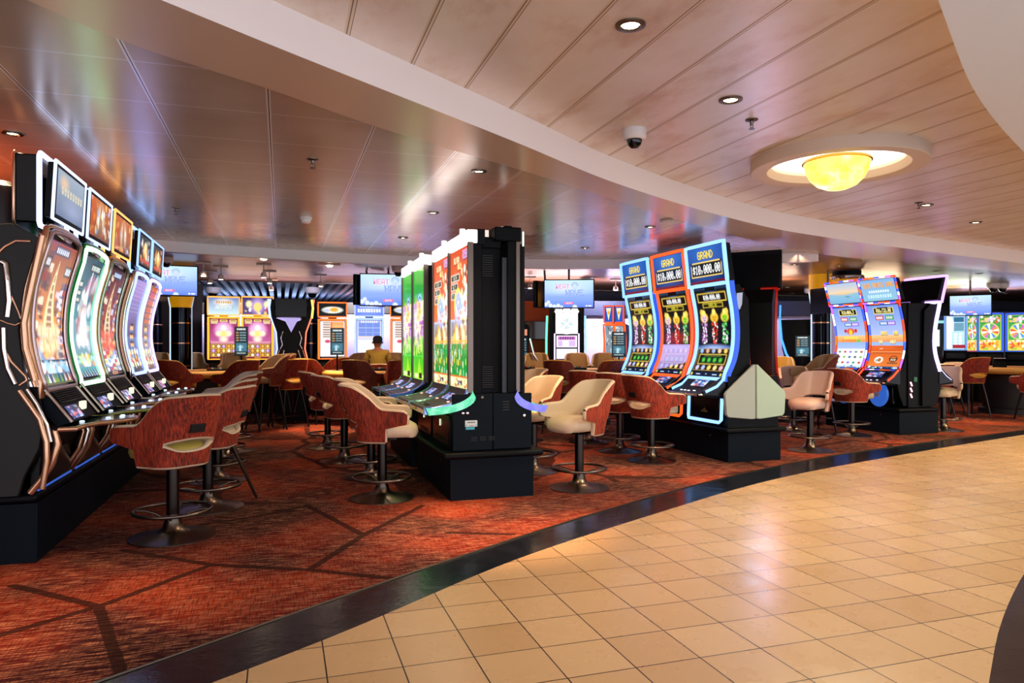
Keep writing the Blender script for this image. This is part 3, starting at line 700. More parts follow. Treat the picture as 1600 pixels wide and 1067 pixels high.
for x, y, lb, e in ((1.58, 3.04, 'round recessed downlight in cream planks, nearest the top edge of the photo', 75),
                 (2.65, 3.77, 'round recessed downlight beside the sprinkler and white dome camera', 75),
                 (6.63, 5.92, 'recessed downlight right beside the sprinkler beyond the big round lamp', 90),
                 (8.14, 6.56, 'tiny recessed downlight at far right of the cream plank ceiling', 90)):
    downlight(x, y, 2.88, lb, G1); spot(x, y, 2.86, e)
for x, y, lb, e, c in ((-1.64, 5.33, 'glowing downlight above the left row of machines at the left edge', 25, (1, .7, .4)),
                 (1.47, 5.36, 'low ceiling downlight nearest the curved soffit, left of the tall machine tops', 70, (1, .62, .36)),
                 (1.48, 7.17, 'low ceiling downlight, middle one of three left of the tall machines', 60, (1, .6, .34)),
                 (1.46, 8.93, 'low ceiling downlight, farthest of three left of the tall machines', 60, (1, .6, .34)),
                 (4.02, 9.08, 'low ceiling downlight just right of the tall black machines', 60, (1, .6, .34)),
                 (4.02, 7.25, 'low ceiling downlight just beneath the small square vent', 70, (1, .6, .34))):
    downlight(x, y, 2.72, lb, G2, .04); spot(x, y, 2.70, e, c)
far_l = [(318, 392, 12.0, 'first'), (515, 411, 11.8, 's')]
n = 0
for px, py, lb in ((823, 478, 'tiny far downlight left of the middle television, low down'), (932, 460, 'tiny far downlight right of the middle television, upper one'), (937, 467, 'tiny far downlight right of the middle television, lower one'),
                   (966, 453, 'small far downlight just left of the nearest jackpot toppers'), (1241, 413, 'small far downlight right of the dark monitor back'), (1311, 415, 'small far downlight above the yellow drum of a column'),
                   (1230, 449, 'small far downlight low beside the dark monitor back'), (1463, 423, 'small downlight above the black topper of the right machines'), (1530, 427, 'small downlight above the far right television'),
                   (1506, 445, 'tiny far downlight just above the far right television'), (1570, 471, 'tiny far downlight right of the far right television'), (1289, 452, 'tiny far downlight left of the right machine toppers'), (1237, 464, 'tiny far downlight left of the yellow column head')):
    z = 2.76; d = gd(py, z); x, y = at(px, min(d, 19)); downlight(x, y, z if y < 16.2 else 2.80, lb, G3, .05)
for x, y, e in ((-1.2, 12.6, 110), (.8, 12.4, 110), (2.9, 12.6, 110), (5.2, 12.6, 110), (7.6, 11.2, 110), (9.6, 11, 110), (7.2, 8.6, 70), (13, 11.5, 110), (12, 9.3, 80), (5.2, 8.9, 0)):
    if e: spot(x, y, 2.74, e, (1, .64, .38), 120)
# track spots hanging from the brown ceiling
def track_spot(px, py, zc, label, tilt=.4):
    d = gd(py, 2.76-.22); x, y = at(px, d); z = 2.76
    t = thing('ceiling_spotlight', label, 'spotlight', (x, y, z), rot_to(px)+PI, 'hanging track spotlights')
    MB().box(-.12, .12, -.03, .03, -.03, 0, white).build('mounting_plate', t, .004)
    MB().tube([(0, 0, -.03), (0, 0, -.17)], .008, white).build('stem', t)
    MB().lathe([(.03, 0), (.045, -.02), (.05, -.09), (.0, -.085)], white, (0, 0, -.15), 18).build('lamp_head', t)
    MB().lathe([(.044, -.088), (.0, -.094)], em('fff0d8', 22), (0, 0, -.15), 18).build('bulb', t)
for a in ((318, 430, 0, 'white hanging spotlight just right of the left television, nearer one'), (328, 441, 0, 'white hanging spotlight right of the left television, lower one'), (345, 435, 0, 'small hanging spotlight between left television and red machines'),
          (412, 432, 0, 'bright hanging spotlight, upper of the cluster above the red machines'), (421, 441, 0, 'hanging spotlight, lower of the cluster above the red machines'), (424, 452, 0, 'hanging spotlight farthest down the cluster above the red machines'),
          (501, 446, 0, 'hanging spotlight above the dark back-to-back machines'), (828, 449, 0, 'single hanging spotlight left of the middle television'), (962, 452, 0, 'hanging spotlight beside the leftmost jackpot topper')):
    track_spot(*a)
for px, py, lb in ((412, 399, 'flush twin spotlight plate under the back fascia, above red machines'), (515, 412, 'flush bright twin spotlight plate between the two left televisions')):
    d = gd(py, 2.76); x, y = at(px, max(d, 11.2)); t = thing('flush_spotlight', lb, 'spotlight', (x, y, 2.76), rot_to(px), 'flush twin spotlights')
    MB().box(-.18, .18, -.05, .05, -.03, 0, white).build('plate', t, .004); MB().lathe([(.05, -.03), (.04, -.05), (0, -.055)], em('ffe8c0', 22), seg=16).build('bulb', t)

def sprinkler(x, y, z, lb):
    t = thing('sprinkler_head', lb, 'sprinkler', (x, y, z), .4, 'ceiling sprinklers')
    MB().lathe([(.042, 0), (.042, -.006), (.014, -.012), (.012, -.03), (.006, -.04)], steel, seg=20).build('rose', t)
    m = MB(); m.tube([(-.012, 0, -.03), (-.017, 0, -.045), (-.004, 0, -.062)], .003, steel); m.tube([(.012, 0, -.03), (.017, 0, -.045), (.004, 0, -.062)], .003, steel); m.build('yoke', t)
    MB().lathe([(.004, -.055), (.02, -.063), (.02, -.066), (.004, -.066)], steel, seg=16).build('deflector', t)
sprinkler(3.02, 4.06, 2.88, 'bronze sprinkler head on cream planks, between downlight and round lamp')
sprinkler(6.45, 5.85, 2.88, 'small sprinkler head beyond the big round lamp')
sprinkler(.22, 5.40, 2.72, 'sprinkler head in the low metal ceiling, nearest one')
sprinkler(-.99, 7.72, 2.72, 'faint far sprinkler above the left machine row')
def dome_camera(x, y, z, s, lb, plate=False):
    t = thing('dome_camera', lb, 'security camera', (x, y, z), 0, 'white dome security cameras')
    MB().lathe([(.082*s, 0), (.085*s, -.01), (.082*s, -.06*s), (.066*s, -.075*s), (.055*s, -.075*s)], white, seg=32).build('housing', t)
    MB().lathe([(.054*s, -.07*s), (.054*s, -.085*s), (.045*s, -.112*s), (.026*s, -.13*s), (.0, -.134*s)], glass_dark, seg=28).build('dome', t)
dome_camera(2.37, 4.50, 2.88, 1, 'white dome security camera with black bowl, largest, on cream planks')
for px, py, s, lb in ((260, 402, 1.2, 'white dome camera above the left television'), (916, 434, 1.8, 'pale dome camera just above the middle television'), (622, 417, 1.3, 'dome camera at the top of the green-screen machines'),
                   (1566, 462, 1.5, 'dome camera right of the far right television, farther right one'), (1552, 461, 1.5, 'dome camera right of the far right television, nearer to the television')):
    x, y = at(px, min(gd(py, 2.76), 15.9)); dome_camera(x, y, 2.76, s, lb)
for px, py, lb in ((488, 461, 'grey dome camera in the slatted ceiling, above the orange machine'), (333, 452, 'small grey dome camera in the slatted ceiling above the red machine'), (1268, 462, 'pale dome camera above the yellow column head')):
    x, y = at(px, 17.5); dome_camera(x, y, 2.80, 2, lb)
t = thing('smoke_detector', 'round white smoke detector on the low metal ceiling', 'smoke detector', (.25, 7.87, 2.72))
MB().lathe([(.065, 0), (.065, -.02), (.05, -.026), (.048, -.055), (.03, -.062), (0, -.062)], white, seg=28).build('body', t); MB().lathe([(.009, -.06), (.006, -.066), (0, -.066)], em('ff3020', 2), (.02, .0, 0), 8).build('indicator', t)
t = thing('ceiling_vent', 'small white square vent tile near the curved soffit', 'vent', (4.07, 6.75, 2.72), .3)
MB().box(-.13, .13, -.13, .13, -.02, 0, white).build('frame', t, .004); m = MB(); [m.box(-.1, .1, -.1+.04*i, -.085+.04*i, -.026, -.02, white) for i in range(6)]; m.build('grille', t)

# big round lamp
t = thing('round_ceiling_lamp', 'large round ceiling lamp, cream ring with glowing yellow glass bowl', 'ceiling lamp', (4.29, 4.67, 2.88))
MB().lathe([(.50, .0), (.50, -.03), (.535, -.085), (.56, -.095), (.66, -.095), (.665, -.09), (.665, 0), (.5, 0)], mat('cream_ring', 'ddc8b4', .45), seg=72).build('ring', t)
MB().lathe([(.5, -.004), (.28, -.02), (.0, -.02)], mat('lit_white_recess', 'f8f4ec', .5, emit='fff2e4', es=2.2), seg=60).build('recess_panel', t)
def m_bowl():
    m = mat('yellow_alabaster_glass', 'e8c850', .25); q = NT(m); tc = q.n('TexCoord'); n = q.noise(tc.outputs['Object'], 7, 3, .6)
    q.l(q.ramp(n, [(.35, 'f4c838'), (.55, 'ffe47a'), (.7, 'fff8c8')]), q.b.inputs['Emission Color']); q.b.inputs['Emission Strength'].default_value = 1.35; return m
MB().lathe([(.255, -.035), (.25, -.05), (.24, -.10), (.205, -.17), (.15, -.225), (.08, -.255), (0, -.262)], m_bowl(), seg=56).build('glass_bowl', t, smooth=60)
MB().lathe([(.255, -.02), (.265, -.028), (.265, -.04), (.25, -.045)], mat('brass_band', 'b08a40', .3, 1), seg=56).build('band', t)
l = bpy.data.lights.new('lamp_light', 'AREA'); l.shape = 'DISK'; l.size = .5; l.energy = 60; l.color = (1, .88, .6); o = bpy.data.objects.new('lamp_light', l); C.objects.link(o); o.location = (4.29, 4.67, 2.60)

# ------------------------------------------------------------------ chairs
def shell_pt(s, z, off, lift=0, lean=.16):
    """plan curve of the wrap-round shell: s measured from the middle of the back"""
    zz = z-lift; sg = 1 if s >= 0 else -1; s = abs(s); a, Rr = .075, .165; q = PI*Rr/2
    if s < a: x, y, nx, ny = s, .24, 0, 1
    elif s < a+q: t = (s-a)/Rr; x, y, nx, ny = a+Rr*math.sin(t), .24-Rr+Rr*math.cos(t), math.sin(t), math.cos(t)
    else: x, y, nx, ny = a+Rr+.26*(s-a-q), .24-Rr-(s-a-q), 1, 0
    sc_ = .86+.14*min(1, max(0, (zz-.50)/.22)); x *= sc_; y = y*sc_
    back = max(0, (zz-.62))*lean*2.2*max(0, ny)
    return ((x+nx*-off)*sg, y-ny*off+back, z)
def smooth01(t): t = min(1, max(0, t)); return t*t*(3-2*t)
def shell_top(s, lift): 
    s = abs(s); return lift+.80+.20*(1-smooth01((s-.20)/.24))-.012*smooth01((s-.4)/.25)+.012*(1-min(1, s/.2)**2)
def smax(z, lift): return .46+.185*smooth01((z-lift-.645)/.04)
NU = 44
def shell_meshes(t, lift, m_out, m_in):
    th = .045; us = [-1+2*i/NU for i in range(NU+1)]
    def strip(zlo, zhi, nv, off, cols):
        rows = []
        for i in cols:
            u = us[i]; col = []
            a, b = zlo(u), zhi(u)
            for j in range(nv+1):
                z = a+(b-a)*j/nv
                s = u*smax(z, lift)
                # round the upper front corner of each arm
                col.append(shell_pt(s, z, off, lift))
            rows.append(col)
        return rows
    def sU(u): return abs(u)*.645
    top = lambda u: shell_top(sU(u), lift)-(.022*smooth01((abs(u)-.94)/.06))
    hz, hw = lift+.668, .36
    hole = lambda u: .055*math.sqrt(max(0, 1-(u/hw)**2))
    hb = lambda u: hz-hole(u)*.9
    ht = lambda u: hz+hole(u)
    bot = lambda u: lift+.525+.0*u
    hc = [i for i, u in enumerate(us) if abs(u) <= hw+.02]
    allc = list(range(NU+1))
    out, inn = MB(), MB()
    def grid(mb, rows, mt, flip=False):
        n, m = len(rows), len(rows[0]); vs = [p for r in rows for p in r]; fs = []
        for i in range(n-1):
            for j in range(m-1):
                f = (i*m+j, (i+1)*m+j, (i+1)*m+j+1, i*m+j+1); fs.append(f[::-1] if flip else f)
        mb.add(vs, fs, mt)
    up_o, up_i = strip(ht, top, 10, 0, allc), strip(ht, top, 10, th, allc)
    lo_o, lo_i = strip(bot, hb, 5, 0, allc), strip(bot, hb, 5, th, allc)
    grid(out, up_o, m_out); grid(out, lo_o, m_out)
    grid(inn, up_i, m_in, True); grid(inn, lo_i, m_in, True)
    # piping and padded rim: a rounded bead along the top, the arm fronts and the opening
    def bead(A, B, mt):
        n = len(A); rows = []
        for a, b in zip(A, B):
            a, b = Vector(a), Vector(b); c = (a+b)/2; h = (b-a)/2; rows.append((a, b, c, h))
        return rows
    def rim(A, B, dirs):
        rows = []
        for a, b, d in zip(A, B, dirs):
            a, b, d = Vector(a), Vector(b), Vector(d).normalized(); c = (a+b)/2; h = (b-a)/2; r = h.length*.75
            rows.append([tuple(c-h*math.cos(PI*k/5)+d*r*math.sin(PI*k/5)) for k in range(6)])
        grid(inn, rows, m_in)
    rim([r[-1] for r in up_o], [r[-1] for r in up_i], [(0, 0, 1)]*(NU+1))
    for e in (0, NU):
        rim([p for p in lo_o[e]]+[p for p in up_o[e]], [p for p in lo_i[e]]+[p for p in up_i[e]], [(0, -1, 0)]*(len(lo_o[e])+len(up_o[e])))
    hcol = [i for i in hc]
    rim([up_o[i][0] for i in hcol], [up_i[i][0] for i in hcol], [(0, 0, -.3)]*len(hcol))
    rim([lo_o[i][-1] for i in hcol], [lo_i[i][-1] for i in hcol], [(0, 0, .3)]*len(hcol))
    rim([r[0] for r in lo_o], [r[0] for r in lo_i], [(0, 0, -.2)]*(NU+1))
    so = out.build('backrest_shell', t, fix=False, smooth=60)
    si = inn.build('backrest_lining', t, fix=False, smooth=60)
    return so, si
def seat_mesh(t, lift, m_in):
    mb = MB(); prof = [(.80, .555), (.95, .565), (1.0, .60), (.99, .64), (.93, .665), (.75, .682), (.4, .69), (.01, .692)]
    vs = []; n = 36
    for s, z in prof:
        for k in range(n):
            a = 2*PI*k/n; c, sn = math.cos(a), math.sin(a); e = .72
            x = .215*s*abs(c)**e*(1 if c > 0 else -1); y = -.055+.265*s*abs(sn)**e*(1 if sn > 0 else -1)
            if y < -.2: x *= 1.04
            vs.append((x, y, z+lift-(.012 if y < -.25 else 0)))
    fs = []
    for i in range(len(prof)-1):
        for k in range(n): l = (k+1) % n; fs.append((i*n+k, i*n+l, (i+1)*n+l, (i+1)*n+k))
    fs += [tuple(range(n-1, -1, -1)), tuple((len(prof)-1)*n+k for k in range(n))]
    mb.add(vs, fs, m_in); return mb.build('seat', t, smooth=60)
def handle_slot(t, lift):
    x0, y0, _ = shell_pt(.06, .78+lift, -.0, lift); m = MB(); m.box(-.055, .055, -.006, .012, -.03, .03, mat('black_recess', '040404', .7))
    o = m.build('handle_slot', t, .004); o.location = (.0, y0+.006, .79+lift); o.rotation_euler = (-.3, 0, 0)
def make_stool(m_out=velvet, m_in=cream, m_seat=None, slot=True):
    """fixed gaming stool: disc base, pole, foot ring"""
    t = thing('gaming_stool', 'x', 'chair'); lift = 0
    shell_meshes(t, 0, m_out, m_in); seat_mesh(t, 0, m_seat or m_in)
    if slot: handle_slot(t, 0)
    MB().lathe([(.285, 0), (.285, .008), (.24, .016), (.12, .036), (.07, .065), (.055, .11), (.043, .16)], steel, seg=44).build('base', t, smooth=50)
    MB().lathe([(.042, .10), (.042, .53)], steel_d, seg=24).build('pole', t)
    m = MB(); m.tube([(.255*math.cos(2*PI*k/48), .255*math.sin(2*PI*k/48), .19) for k in range(48)], .0125, steel, closed=True, seg=10); fr = m.build('foot_ring', t, smooth=70)
    m = MB()
    for k in range(4):
        a = PI/4+k*PI/2; m.tube([(.04*math.cos(a), .04*math.sin(a), .12), (.11*math.cos(a), .11*math.sin(a), .165), (.18*math.cos(a), .18*math.sin(a), .188), (.25*math.cos(a), .25*math.sin(a), .19)], .008, steel, seg=8)
    m.build('ring_spokes', fr, smooth=70)
    MB().box(-.13, .13, -.14, .12, .525, .558, blackg).build('seat_bracket', t, .008)
    return t
def make_legged(lift=.12, m_out=velvet, m_in=cream, m_seat=None):
    t = thing('table_stool', 'x', 'chair')
    shell_meshes(t, lift, m_out, m_in); seat_mesh(t, lift, m_seat or m_in)
    for sx in (-1, 1):
        for sy in (-1, 1):
            MB().tube([(sx*.14, sy*.13, .55+lift), (sx*.19, sy*.18, .3+lift/2), (sx*.235, sy*.235, 0)], [.024, .020, .015], steel_d, seg=10).build('leg', t, smooth=70)
    q = .205; zz = .2
    MB().tube([(-q, -q, zz), (q, -q, zz), (q, q, zz), (-q, q, zz)], .009, steel_d, closed=True, seg=8).build('footrest_frame', t)
    MB().box(-.15, .15, -.15, .15, .52+lift, .556+lift, blackg).build('seat_bracket', t, .006)
    return t
CH = {}
def chair(kind, px, py, rz, label, grp, d=None, xy=None):
    x, y = xy if xy else at(px, d or gd(py))
    if kind not in CH:
        CH[kind] = {'red': lambda: make_stool(), 'red_rose': lambda: make_stool(m_in=pinkv), 'red_green_seat': lambda: make_stool(m_seat=cushion_g),
                    'tall': lambda: make_legged(.12, velvet, ochre), 'tall_tan': lambda: make_legged(.2, velvet_d, tan), 'tall_brown': lambda: make_legged(.12, velvet_d, ochre),
                    'low_legged': lambda: make_legged(.0, velvet, cream)}[kind]()
        t = CH[kind]; t.location = (x, y, 0); t.rotation_euler = (0, 0, rz); t['label'] = label; t['group'] = grp; return t
    return dup(CH[kind], (x, y), rz, label, grp)
# local -y is where the sitter looks: rz = 90deg faces +X, rz = -90deg faces -X, 0 faces the camera side, 180 away
GL = 'stools in front of the left machine row'
chair('red_green_seat', 270, 838, R(-142), 'nearest stool at left, russet velvet back towards us with black handle slot', GL)
c2 = chair('red', 325, 793, R(-108), 'second stool of the left row, right behind the nearest one', GL)
chair('red', 340, 751, R(-90-5), 'third stool of the left row, cream lining edge showing', GL)
chair('red', 347, 722, R(-90+6), 'fourth stool of the left row, stepped cream top edge', GL)
chair('red', 362, 705, R(-90+25), 'farthest stool of the left row, rose-cream lining turned towards us', GL)
GC = 'stools left of the tall double machines'
chair('red', 597, 778, R(90-12), 'nearest stool of the centre aisle, cream seat beside the tall orange screens', GC)
chair('red', 580, 745, R(90-12), 'second stool of the centre aisle, just behind the nearest one', GC)
chair('red', 538, 720, R(90+14), 'third stool of the centre aisle, russet back with black handle slot', GC)
chair('red', 512, 699, R(90+10), 'farthest stool of the centre aisle, mostly hidden by the third', GC)
GR = 'stools right of the tall double machines'
chair('red', 833, 736, R(-60), 'large cream stool partly hidden behind the black machine end', GR)
chair('red', 905, 762, R(-90+22), 'cream-lined stool on dark round base, turned towards the black machine end', GR)
GG = 'stools facing the jackpot machines'
chair('red', 1018, 720, R(90+16), 'russet stool in front of the nearest jackpot machine', GG)
chair('red', 968, 705, R(90+36), 'russet stool, middle of three before the jackpot machines', GG)
chair('red', 920, 691, R(90+46), 'russet stool with handle slot, farthest left before the jackpot machines', GG)
GB = 'stools between jackpot and bonus machines'
chair('red_rose', 1266, 704, R(-90+28), 'rose-cream stool on round base right of the grey end panels', GB)
chair('red_rose', 1240, 672, R(-90+50), 'rose-cream stool tucked behind the grey end panels', GB)
chair('red', 1331, 680, R(90+6), 'brown-backed stool with pale seat before the bonus machines', GB)
chair('red', 1474, 672, R(-90+28), 'cream stool with blue-lit seat right of the bonus machine side', 'stools at far right')

# the second stool of the left row has a splayed steel prop
MB().tube([(-.08, .16, .53), (-.30, .30, .02)], [.016, .013], steel, seg=10).build('leg', c2, smooth=70)

# ------------------------------------------------------------------ machines
def tagless(o): return o
def ring_path(fn, n=10):
    """closed loop round the border of a surface fn(u, v)"""
    p = [fn(i/n, 0) for i in range(n)]+[fn(1, i/n) for i in range(n)]+[fn(1-i/n, 1) for i in range(n)]+[fn(0, 1-i/n) for i in range(n)]
    return p
def prof_fn(prof, W):
    """prof: (y, z) from bottom to top, Catmull-Rom"""
    P = [prof[0]]+prof+[prof[-1]]
    def at_(t):
        n = len(prof)-1; t = min(max(t, 0), 1)*n; i = min(int(t), n-1); f = t-i; a, b, c, d = P[i], P[i+1], P[i+2], P[i+3]
        return [.5*((2*b[k])+(-a[k]+c[k])*f+(2*a[k]-5*b[k]+4*c[k]-d[k])*f*f+(-a[k]+3*b[k]-3*c[k]+d[k])*f**3) for k in (0, 1)]
    def fn(u, v, off=0, grow=0):
        y, z = at_(1-v); x = (u-.5)*(W+2*grow)
        if grow: z += grow*(1 if v < .001 else -1 if v > .999 else 0)
        return (x, y-off, z)
    return fn, at_
def buttons(t, spots_, col='e8f0ff'):
    for x, y, z in spots_: 
        m = MB(); m.lathe([(.016, 0), (.016, .006), (.011, .01), (0, .01)], em(col, 1.6), seg=12); o = m.build('button', t); o.location = (x, y, z)

def curved_machine(name, label, cat, grp, am, at_art, led, loc, rz, W=.74, led2=None, prof=None, ztop=(2.12, 2.55), style='grand', stripes=None, mtm=None, sw=None, dy=-.35, zb=.43, leds=2.6, base_led=True, topy=.02, cover=0):
    t = thing(name, label, cat, loc, rz, grp)
    prof = prof or [(-.02, .99), (.08, 1.2), (.12, 1.45), (.105, 1.75), (.04, 2.07)]
    SW = sw or W-.10; fn, pf = prof_fn(prof, SW); L = em(led, leds); L2 = em(led2 or led, leds)
    # cabinet body
    N = 14; front = [(pf(i/N)[0]+.035, pf(i/N)[1]) for i in range(N+1)]
    body = [(.10, zb), (.02, .60), (-.02, .76), (-.03, .95)]+front+[(.20, prof[-1][1]+.01), (.33, 1.9), (.345, 1.3), (.37, .9), (.37, zb)]
    MB().prism(body, -W/2+.02, W/2-.02, black).build('cabinet', t, .006)
    # dark bezel and picture
    b = MB(); loop = [fn(u, v) for u, v in ((0, 0),)]
    A = [fn(0, i/N, -.012, .03) for i in range(N+1)]; B = [fn(1, i/N, -.012, .03) for i in range(N+1)]
    b.quadstrip(A, B, blackg); b.quadstrip([fn(0, i/N, -.03, .03) for i in range(N+1)], A, blackg); b.quadstrip(B, [fn(1, i/N, -.03, .03) for i in range(N+1)], blackg)
    bz = b.build('screen_bezel', t, fix=False)
    screen('screen', lambda u, v: fn(u, v, 0), am, t, mtm)
    def edge(fnp, r, m1, nm, par, m2=None):
        P = ring_path(fnp); mb = MB()
        if stripes:
            n = len(P); cols = [em(c, leds*.7) for c in stripes]; ci = 0
            for i in range(n):
                a, c = Vector(P[i]), Vector(P[(i+1) % n]); sub = 2
                for k in range(sub): mb.tube([a.lerp(c, k/sub), a.lerp(c, (k+1)/sub)], r, cols[(i*sub+k)//3 % len(cols)], seg=6)
        else: mb.tube(P, r, m1, closed=True, seg=8, flat=.8)
        return mb.build(nm, par, smooth=70)
    edge(lambda u, v: fn(u, v, .0, .028), .015 if stripes else .030, L, 'light_frame', t)
    if style != 'right' and not cover:
        LE = em({'88b8ff': '2a6cff', '80b2ff': '2a6cff', 'ff5018': 'ff4a10'}.get(led, led), .75)
        for sd in (0, 1):
            e_ = MB(); fn2 = lambda v, off: fn(sd, v, off, .052); e_.quadstrip([fn2(i/N, .0) for i in range(N+1)], [fn2(i/N, -.07) for i in range(N+1)], LE); e_.build('light_edge', t, fix=False, smooth=60)
    # topper monitor
    z0, z1 = ztop; TW = SW+.05; tf = lambda u, v, off=0, g=0: ((u-.5)*(TW+2*g), topy-off-.05*(1-v)*(1 if style != 'right' else 2.0)+.0, z1+(z0-z1)*v+g*(1 if v < .01 else -1 if v > .99 else 0))
    a0, a1 = tf(0, 1), tf(0, 0)
    MB().prism([(a0[1]+.01, z0-.01), (a1[1]+.01, z1+.01), (a1[1]+.08, z1), (a0[1]+.10, z0)], -TW/2-.03-cover, TW/2+.03+cover, black).build('topper_housing', t, .004)
    if cover: MB().box(-TW/2-.04-cover, TW/2+.04+cover, a1[1]+.02, a1[1]+.08, z0-.02, z1+.05, black).build('rear_cover', t, .006)
    screen('topper_screen', lambda u, v: tf(u, v, .004), at_art, t, mtm)
    edge(lambda u, v: tf(u, v, .004, .028), .014 if stripes else .027, L2, 'topper_light_frame', t)
    MB().box(-.10, .10, topy+.02, topy+.10, prof[-1][1]-.05, z0+.1, black).build('topper_bracket', t)
    # deck
    zk = .80; ydk = -.03
    if style == 'right': pts = [(-.03, .955), (-.07, .88), (dy+.10, zk+.02), (dy, zk), (dy+.01, zk-.035), (dy+.12, zk-.045), (0, zk-.06)]
    else: pts = [(-.03, .955), (-.13, .86), (dy+.12, zk+.015), (dy, zk), (dy+.01, zk-.03), (dy+.2, zk-.05), (0, zk-.06)]
    dk = MB().prism(pts, -W/2+.05, W/2-.05, slate_side).build('button_deck', t, .006)
    m = MB(); m.tube([(-W/2+.05, -.03, zk+.0), (-W/2+.05, dy+.03, zk-.01), (-W/2+.09, dy-.006, zk-.012), (W/2-.09, dy-.006, zk-.012), (W/2-.05, dy+.03, zk-.01), (W/2-.05, -.03, zk+.0)], .013, chrome if style == 'grand' else bronze, seg=8)
    m.build('deck_trim', dk, smooth=70)
    buttons(dk, [(-.12, dy+.08, zk+.02), (-.04, dy+.08, zk+.02), (.04, dy+.08, zk+.02), (.16, dy+.08, zk+.025)])
    # small play screen on the slope
    y0, zz0, y1, zz1 = -.042, .945, -.135, .868
    screen('play_screen', lambda u, v: ((u-.5)*.30, y0+(y1-y0)*v-.003, zz0+(zz1-zz0)*v+.004), art_small(len(label) % 7), dk)
    for s in (-1, 1):
        m = MB()
        m.tube([(s*(W/2-.03), .0, .985), (s*(W/2-.03), -.11, .885), (s*(W/2-.03), dy+.09, .825)], .022, L, seg=8)
        m.build('side_light', t, smooth=70)
        MB().prism([(.04, 1.0), (-.02, 1.0), (dy+.06, .83), (dy+.06, .79), (.04, .76)], s*(W/2-.03)-.02, s*(W/2-.03)+.012, blackg).build('side_cheek', t, .004)
    # lower door with its light line
    d = MB().box(-W/2+.10, W/2-.10, -.03, .05, zb+.03, .745, blackg).build('belly_door', t, .01)
    m = MB()
    if style == 'grand':

        # small gold emblem: a crown over a word

        for i in range(5): m.box(-.06+.026*i, -.042+.026*i, -.036, -.03, .56, .578, gold)
        m.add([(-.02, -.036, .585), (.05, -.036, .585), (.04, -.036, .60), (.028, -.036, .595), (.018, -.036, .62), (.005, -.036, .595), (-.008, -.036, .602)], [(0, 1, 2, 3, 4, 5, 6)], gold)
        m.build('emblem', d)
    elif style == 'right':
        m.lathe([(.20, 0), (.18, .02), (0, .035)], mat('blue_lit_bowl', '2c5cac', .3, emit='3a78f0', es=.45), (0, 0, 0), 32); o = m.build('round_light', d); o.rotation_euler = (PI/2, 0, 0); o.location = (0, -.03, .60)
        MB().box(-.05, .05, -.075, -.07, .56, .63, mat('label_plate', 'c8d8f0', .4)).build('label_plate', d)
    if base_led:
        m = MB(); q = W/2-.05
        m.tube([(-q, -.02, .74), (-q, -.03, zb+.06), (-q+.03, -.045, zb+.03), (q-.03, -.045, zb+.03), (q, -.03, zb+.06), (q, -.02, .74)], .019, L, seg=8); m.build('base_light', t, smooth=70)
    return t

WHB = ('d0e4ff', 3.2)
GJ = 'jackpot machines with GRAND toppers'
Wg = .62; Hg = 1.1
for k, (y, led, lb, hot) in enumerate(((7.46, '88b8ff', 'white-blue framed jackpot machine nearest us, GRAND topper', 0), (8.33, 'ff5018', 'orange-framed jackpot machine in the middle, GRAND topper', 1), (9.26, '80b2ff', 'blue-framed jackpot machine farthest left, GRAND topper', 0))):
    curved_machine('slot_machine', lb, 'slot machine', GJ, art_grand_main(.64, 1.1, hot), art_grand(.70, .4), led, (4.90, y, 0), R(-90), W=.80, sw=.70, leds=1.7)
# a machine of the same island seen from behind, turned to the far side
x0, y0 = 5.93, 7.93
curved_machine('slot_machine', 'dark machine seen from behind, black monitor back, right of the jackpot machines', 'slot machine', GJ, art_grand_main(.64, 1.1, 1), art_grand(.7, .4), 'ff2010', (x0, y0, 0), R(132), W=.62, leds=.3, cover=.03)
curved_machine('slot_machine', 'dark machine with blue-edged monitor back, behind the nearest jackpot machine', 'slot machine', GJ, art_grand_main(.64, 1.1, 0), art_grand(.7, .4), '78b0ff', (5.72, 9.4, 0), R(112), W=.70, leds=.6, cover=.03)
t = thing('side_label', 'small white shield label on the side of the nearest jackpot machine', 'label', (5.09, 7.075, 1.78)); MB().prism([(-.035, .19), (.04, .2), (.03, .06), (0, 0), (-.03, .06)], -.012, .0, em('dfe4ff', .5), 'y').build('plate', t)
x, y = at(1219, 8.75); t = thing('red_marker_light', 'small red light stripe glowing low on the dark rear machine', 'light', (x, y, .98)); MB().tube([(-.015, 0, .10), (.01, 0, -.02)], .012, em('ff6040', 4), seg=8).build('lamp', t)
x, y = at(1200, 8.55); l = bpy.data.lights.new('red_glow', 'POINT'); l.energy = 7; l.color = (1, .12, .04); l.shadow_soft_size = .05; o = bpy.data.objects.new('red_glow', l); C.objects.link(o); o.location = (x, y, 1.12)  # added point light standing in for the red LED glow
x, y = 4.86, 7.5; l = bpy.data.lights.new('blue_glow', 'AREA'); l.size = .3; l.energy = 5; l.color = (.3, .55, 1); o = bpy.data.objects.new('blue_glow', l); C.objects.link(o); o.location = (5.35, 7.0, 1.25); o.rotation_euler = (R(-100), 0, 0)  # added area light standing in for blue LED spill on the cabinet
# plinth of that island
def plinth(name, lb, x0, x1, y0, y1, h=.43, lip=.05, loc=(0, 0)):
    t = thing(name, lb, 'machine plinth', (loc[0], loc[1], 0))
    MB().box(x0, x1, y0, y1, 0, h-.06, slate_side).build('base', t, .004)
    MB().box(x0-lip, x1+lip, y0-lip, y1+lip, h-.06, h, black).build('top_board', t, .022)
    MB().lathe([(.012, 0), (.012, .006), (0, .008)], chrome, seg=12).build('lock', t).matrix_local = Matrix.Translation((x0-.003, y0+.35, h-.12)) @ Matrix.Rotation(-PI/2, 4, 'Y')
    return t
plinth('machine_plinth', 'long black plinth under the jackpot machines', 4.93, 5.66, 7.06, 9.72, .40)
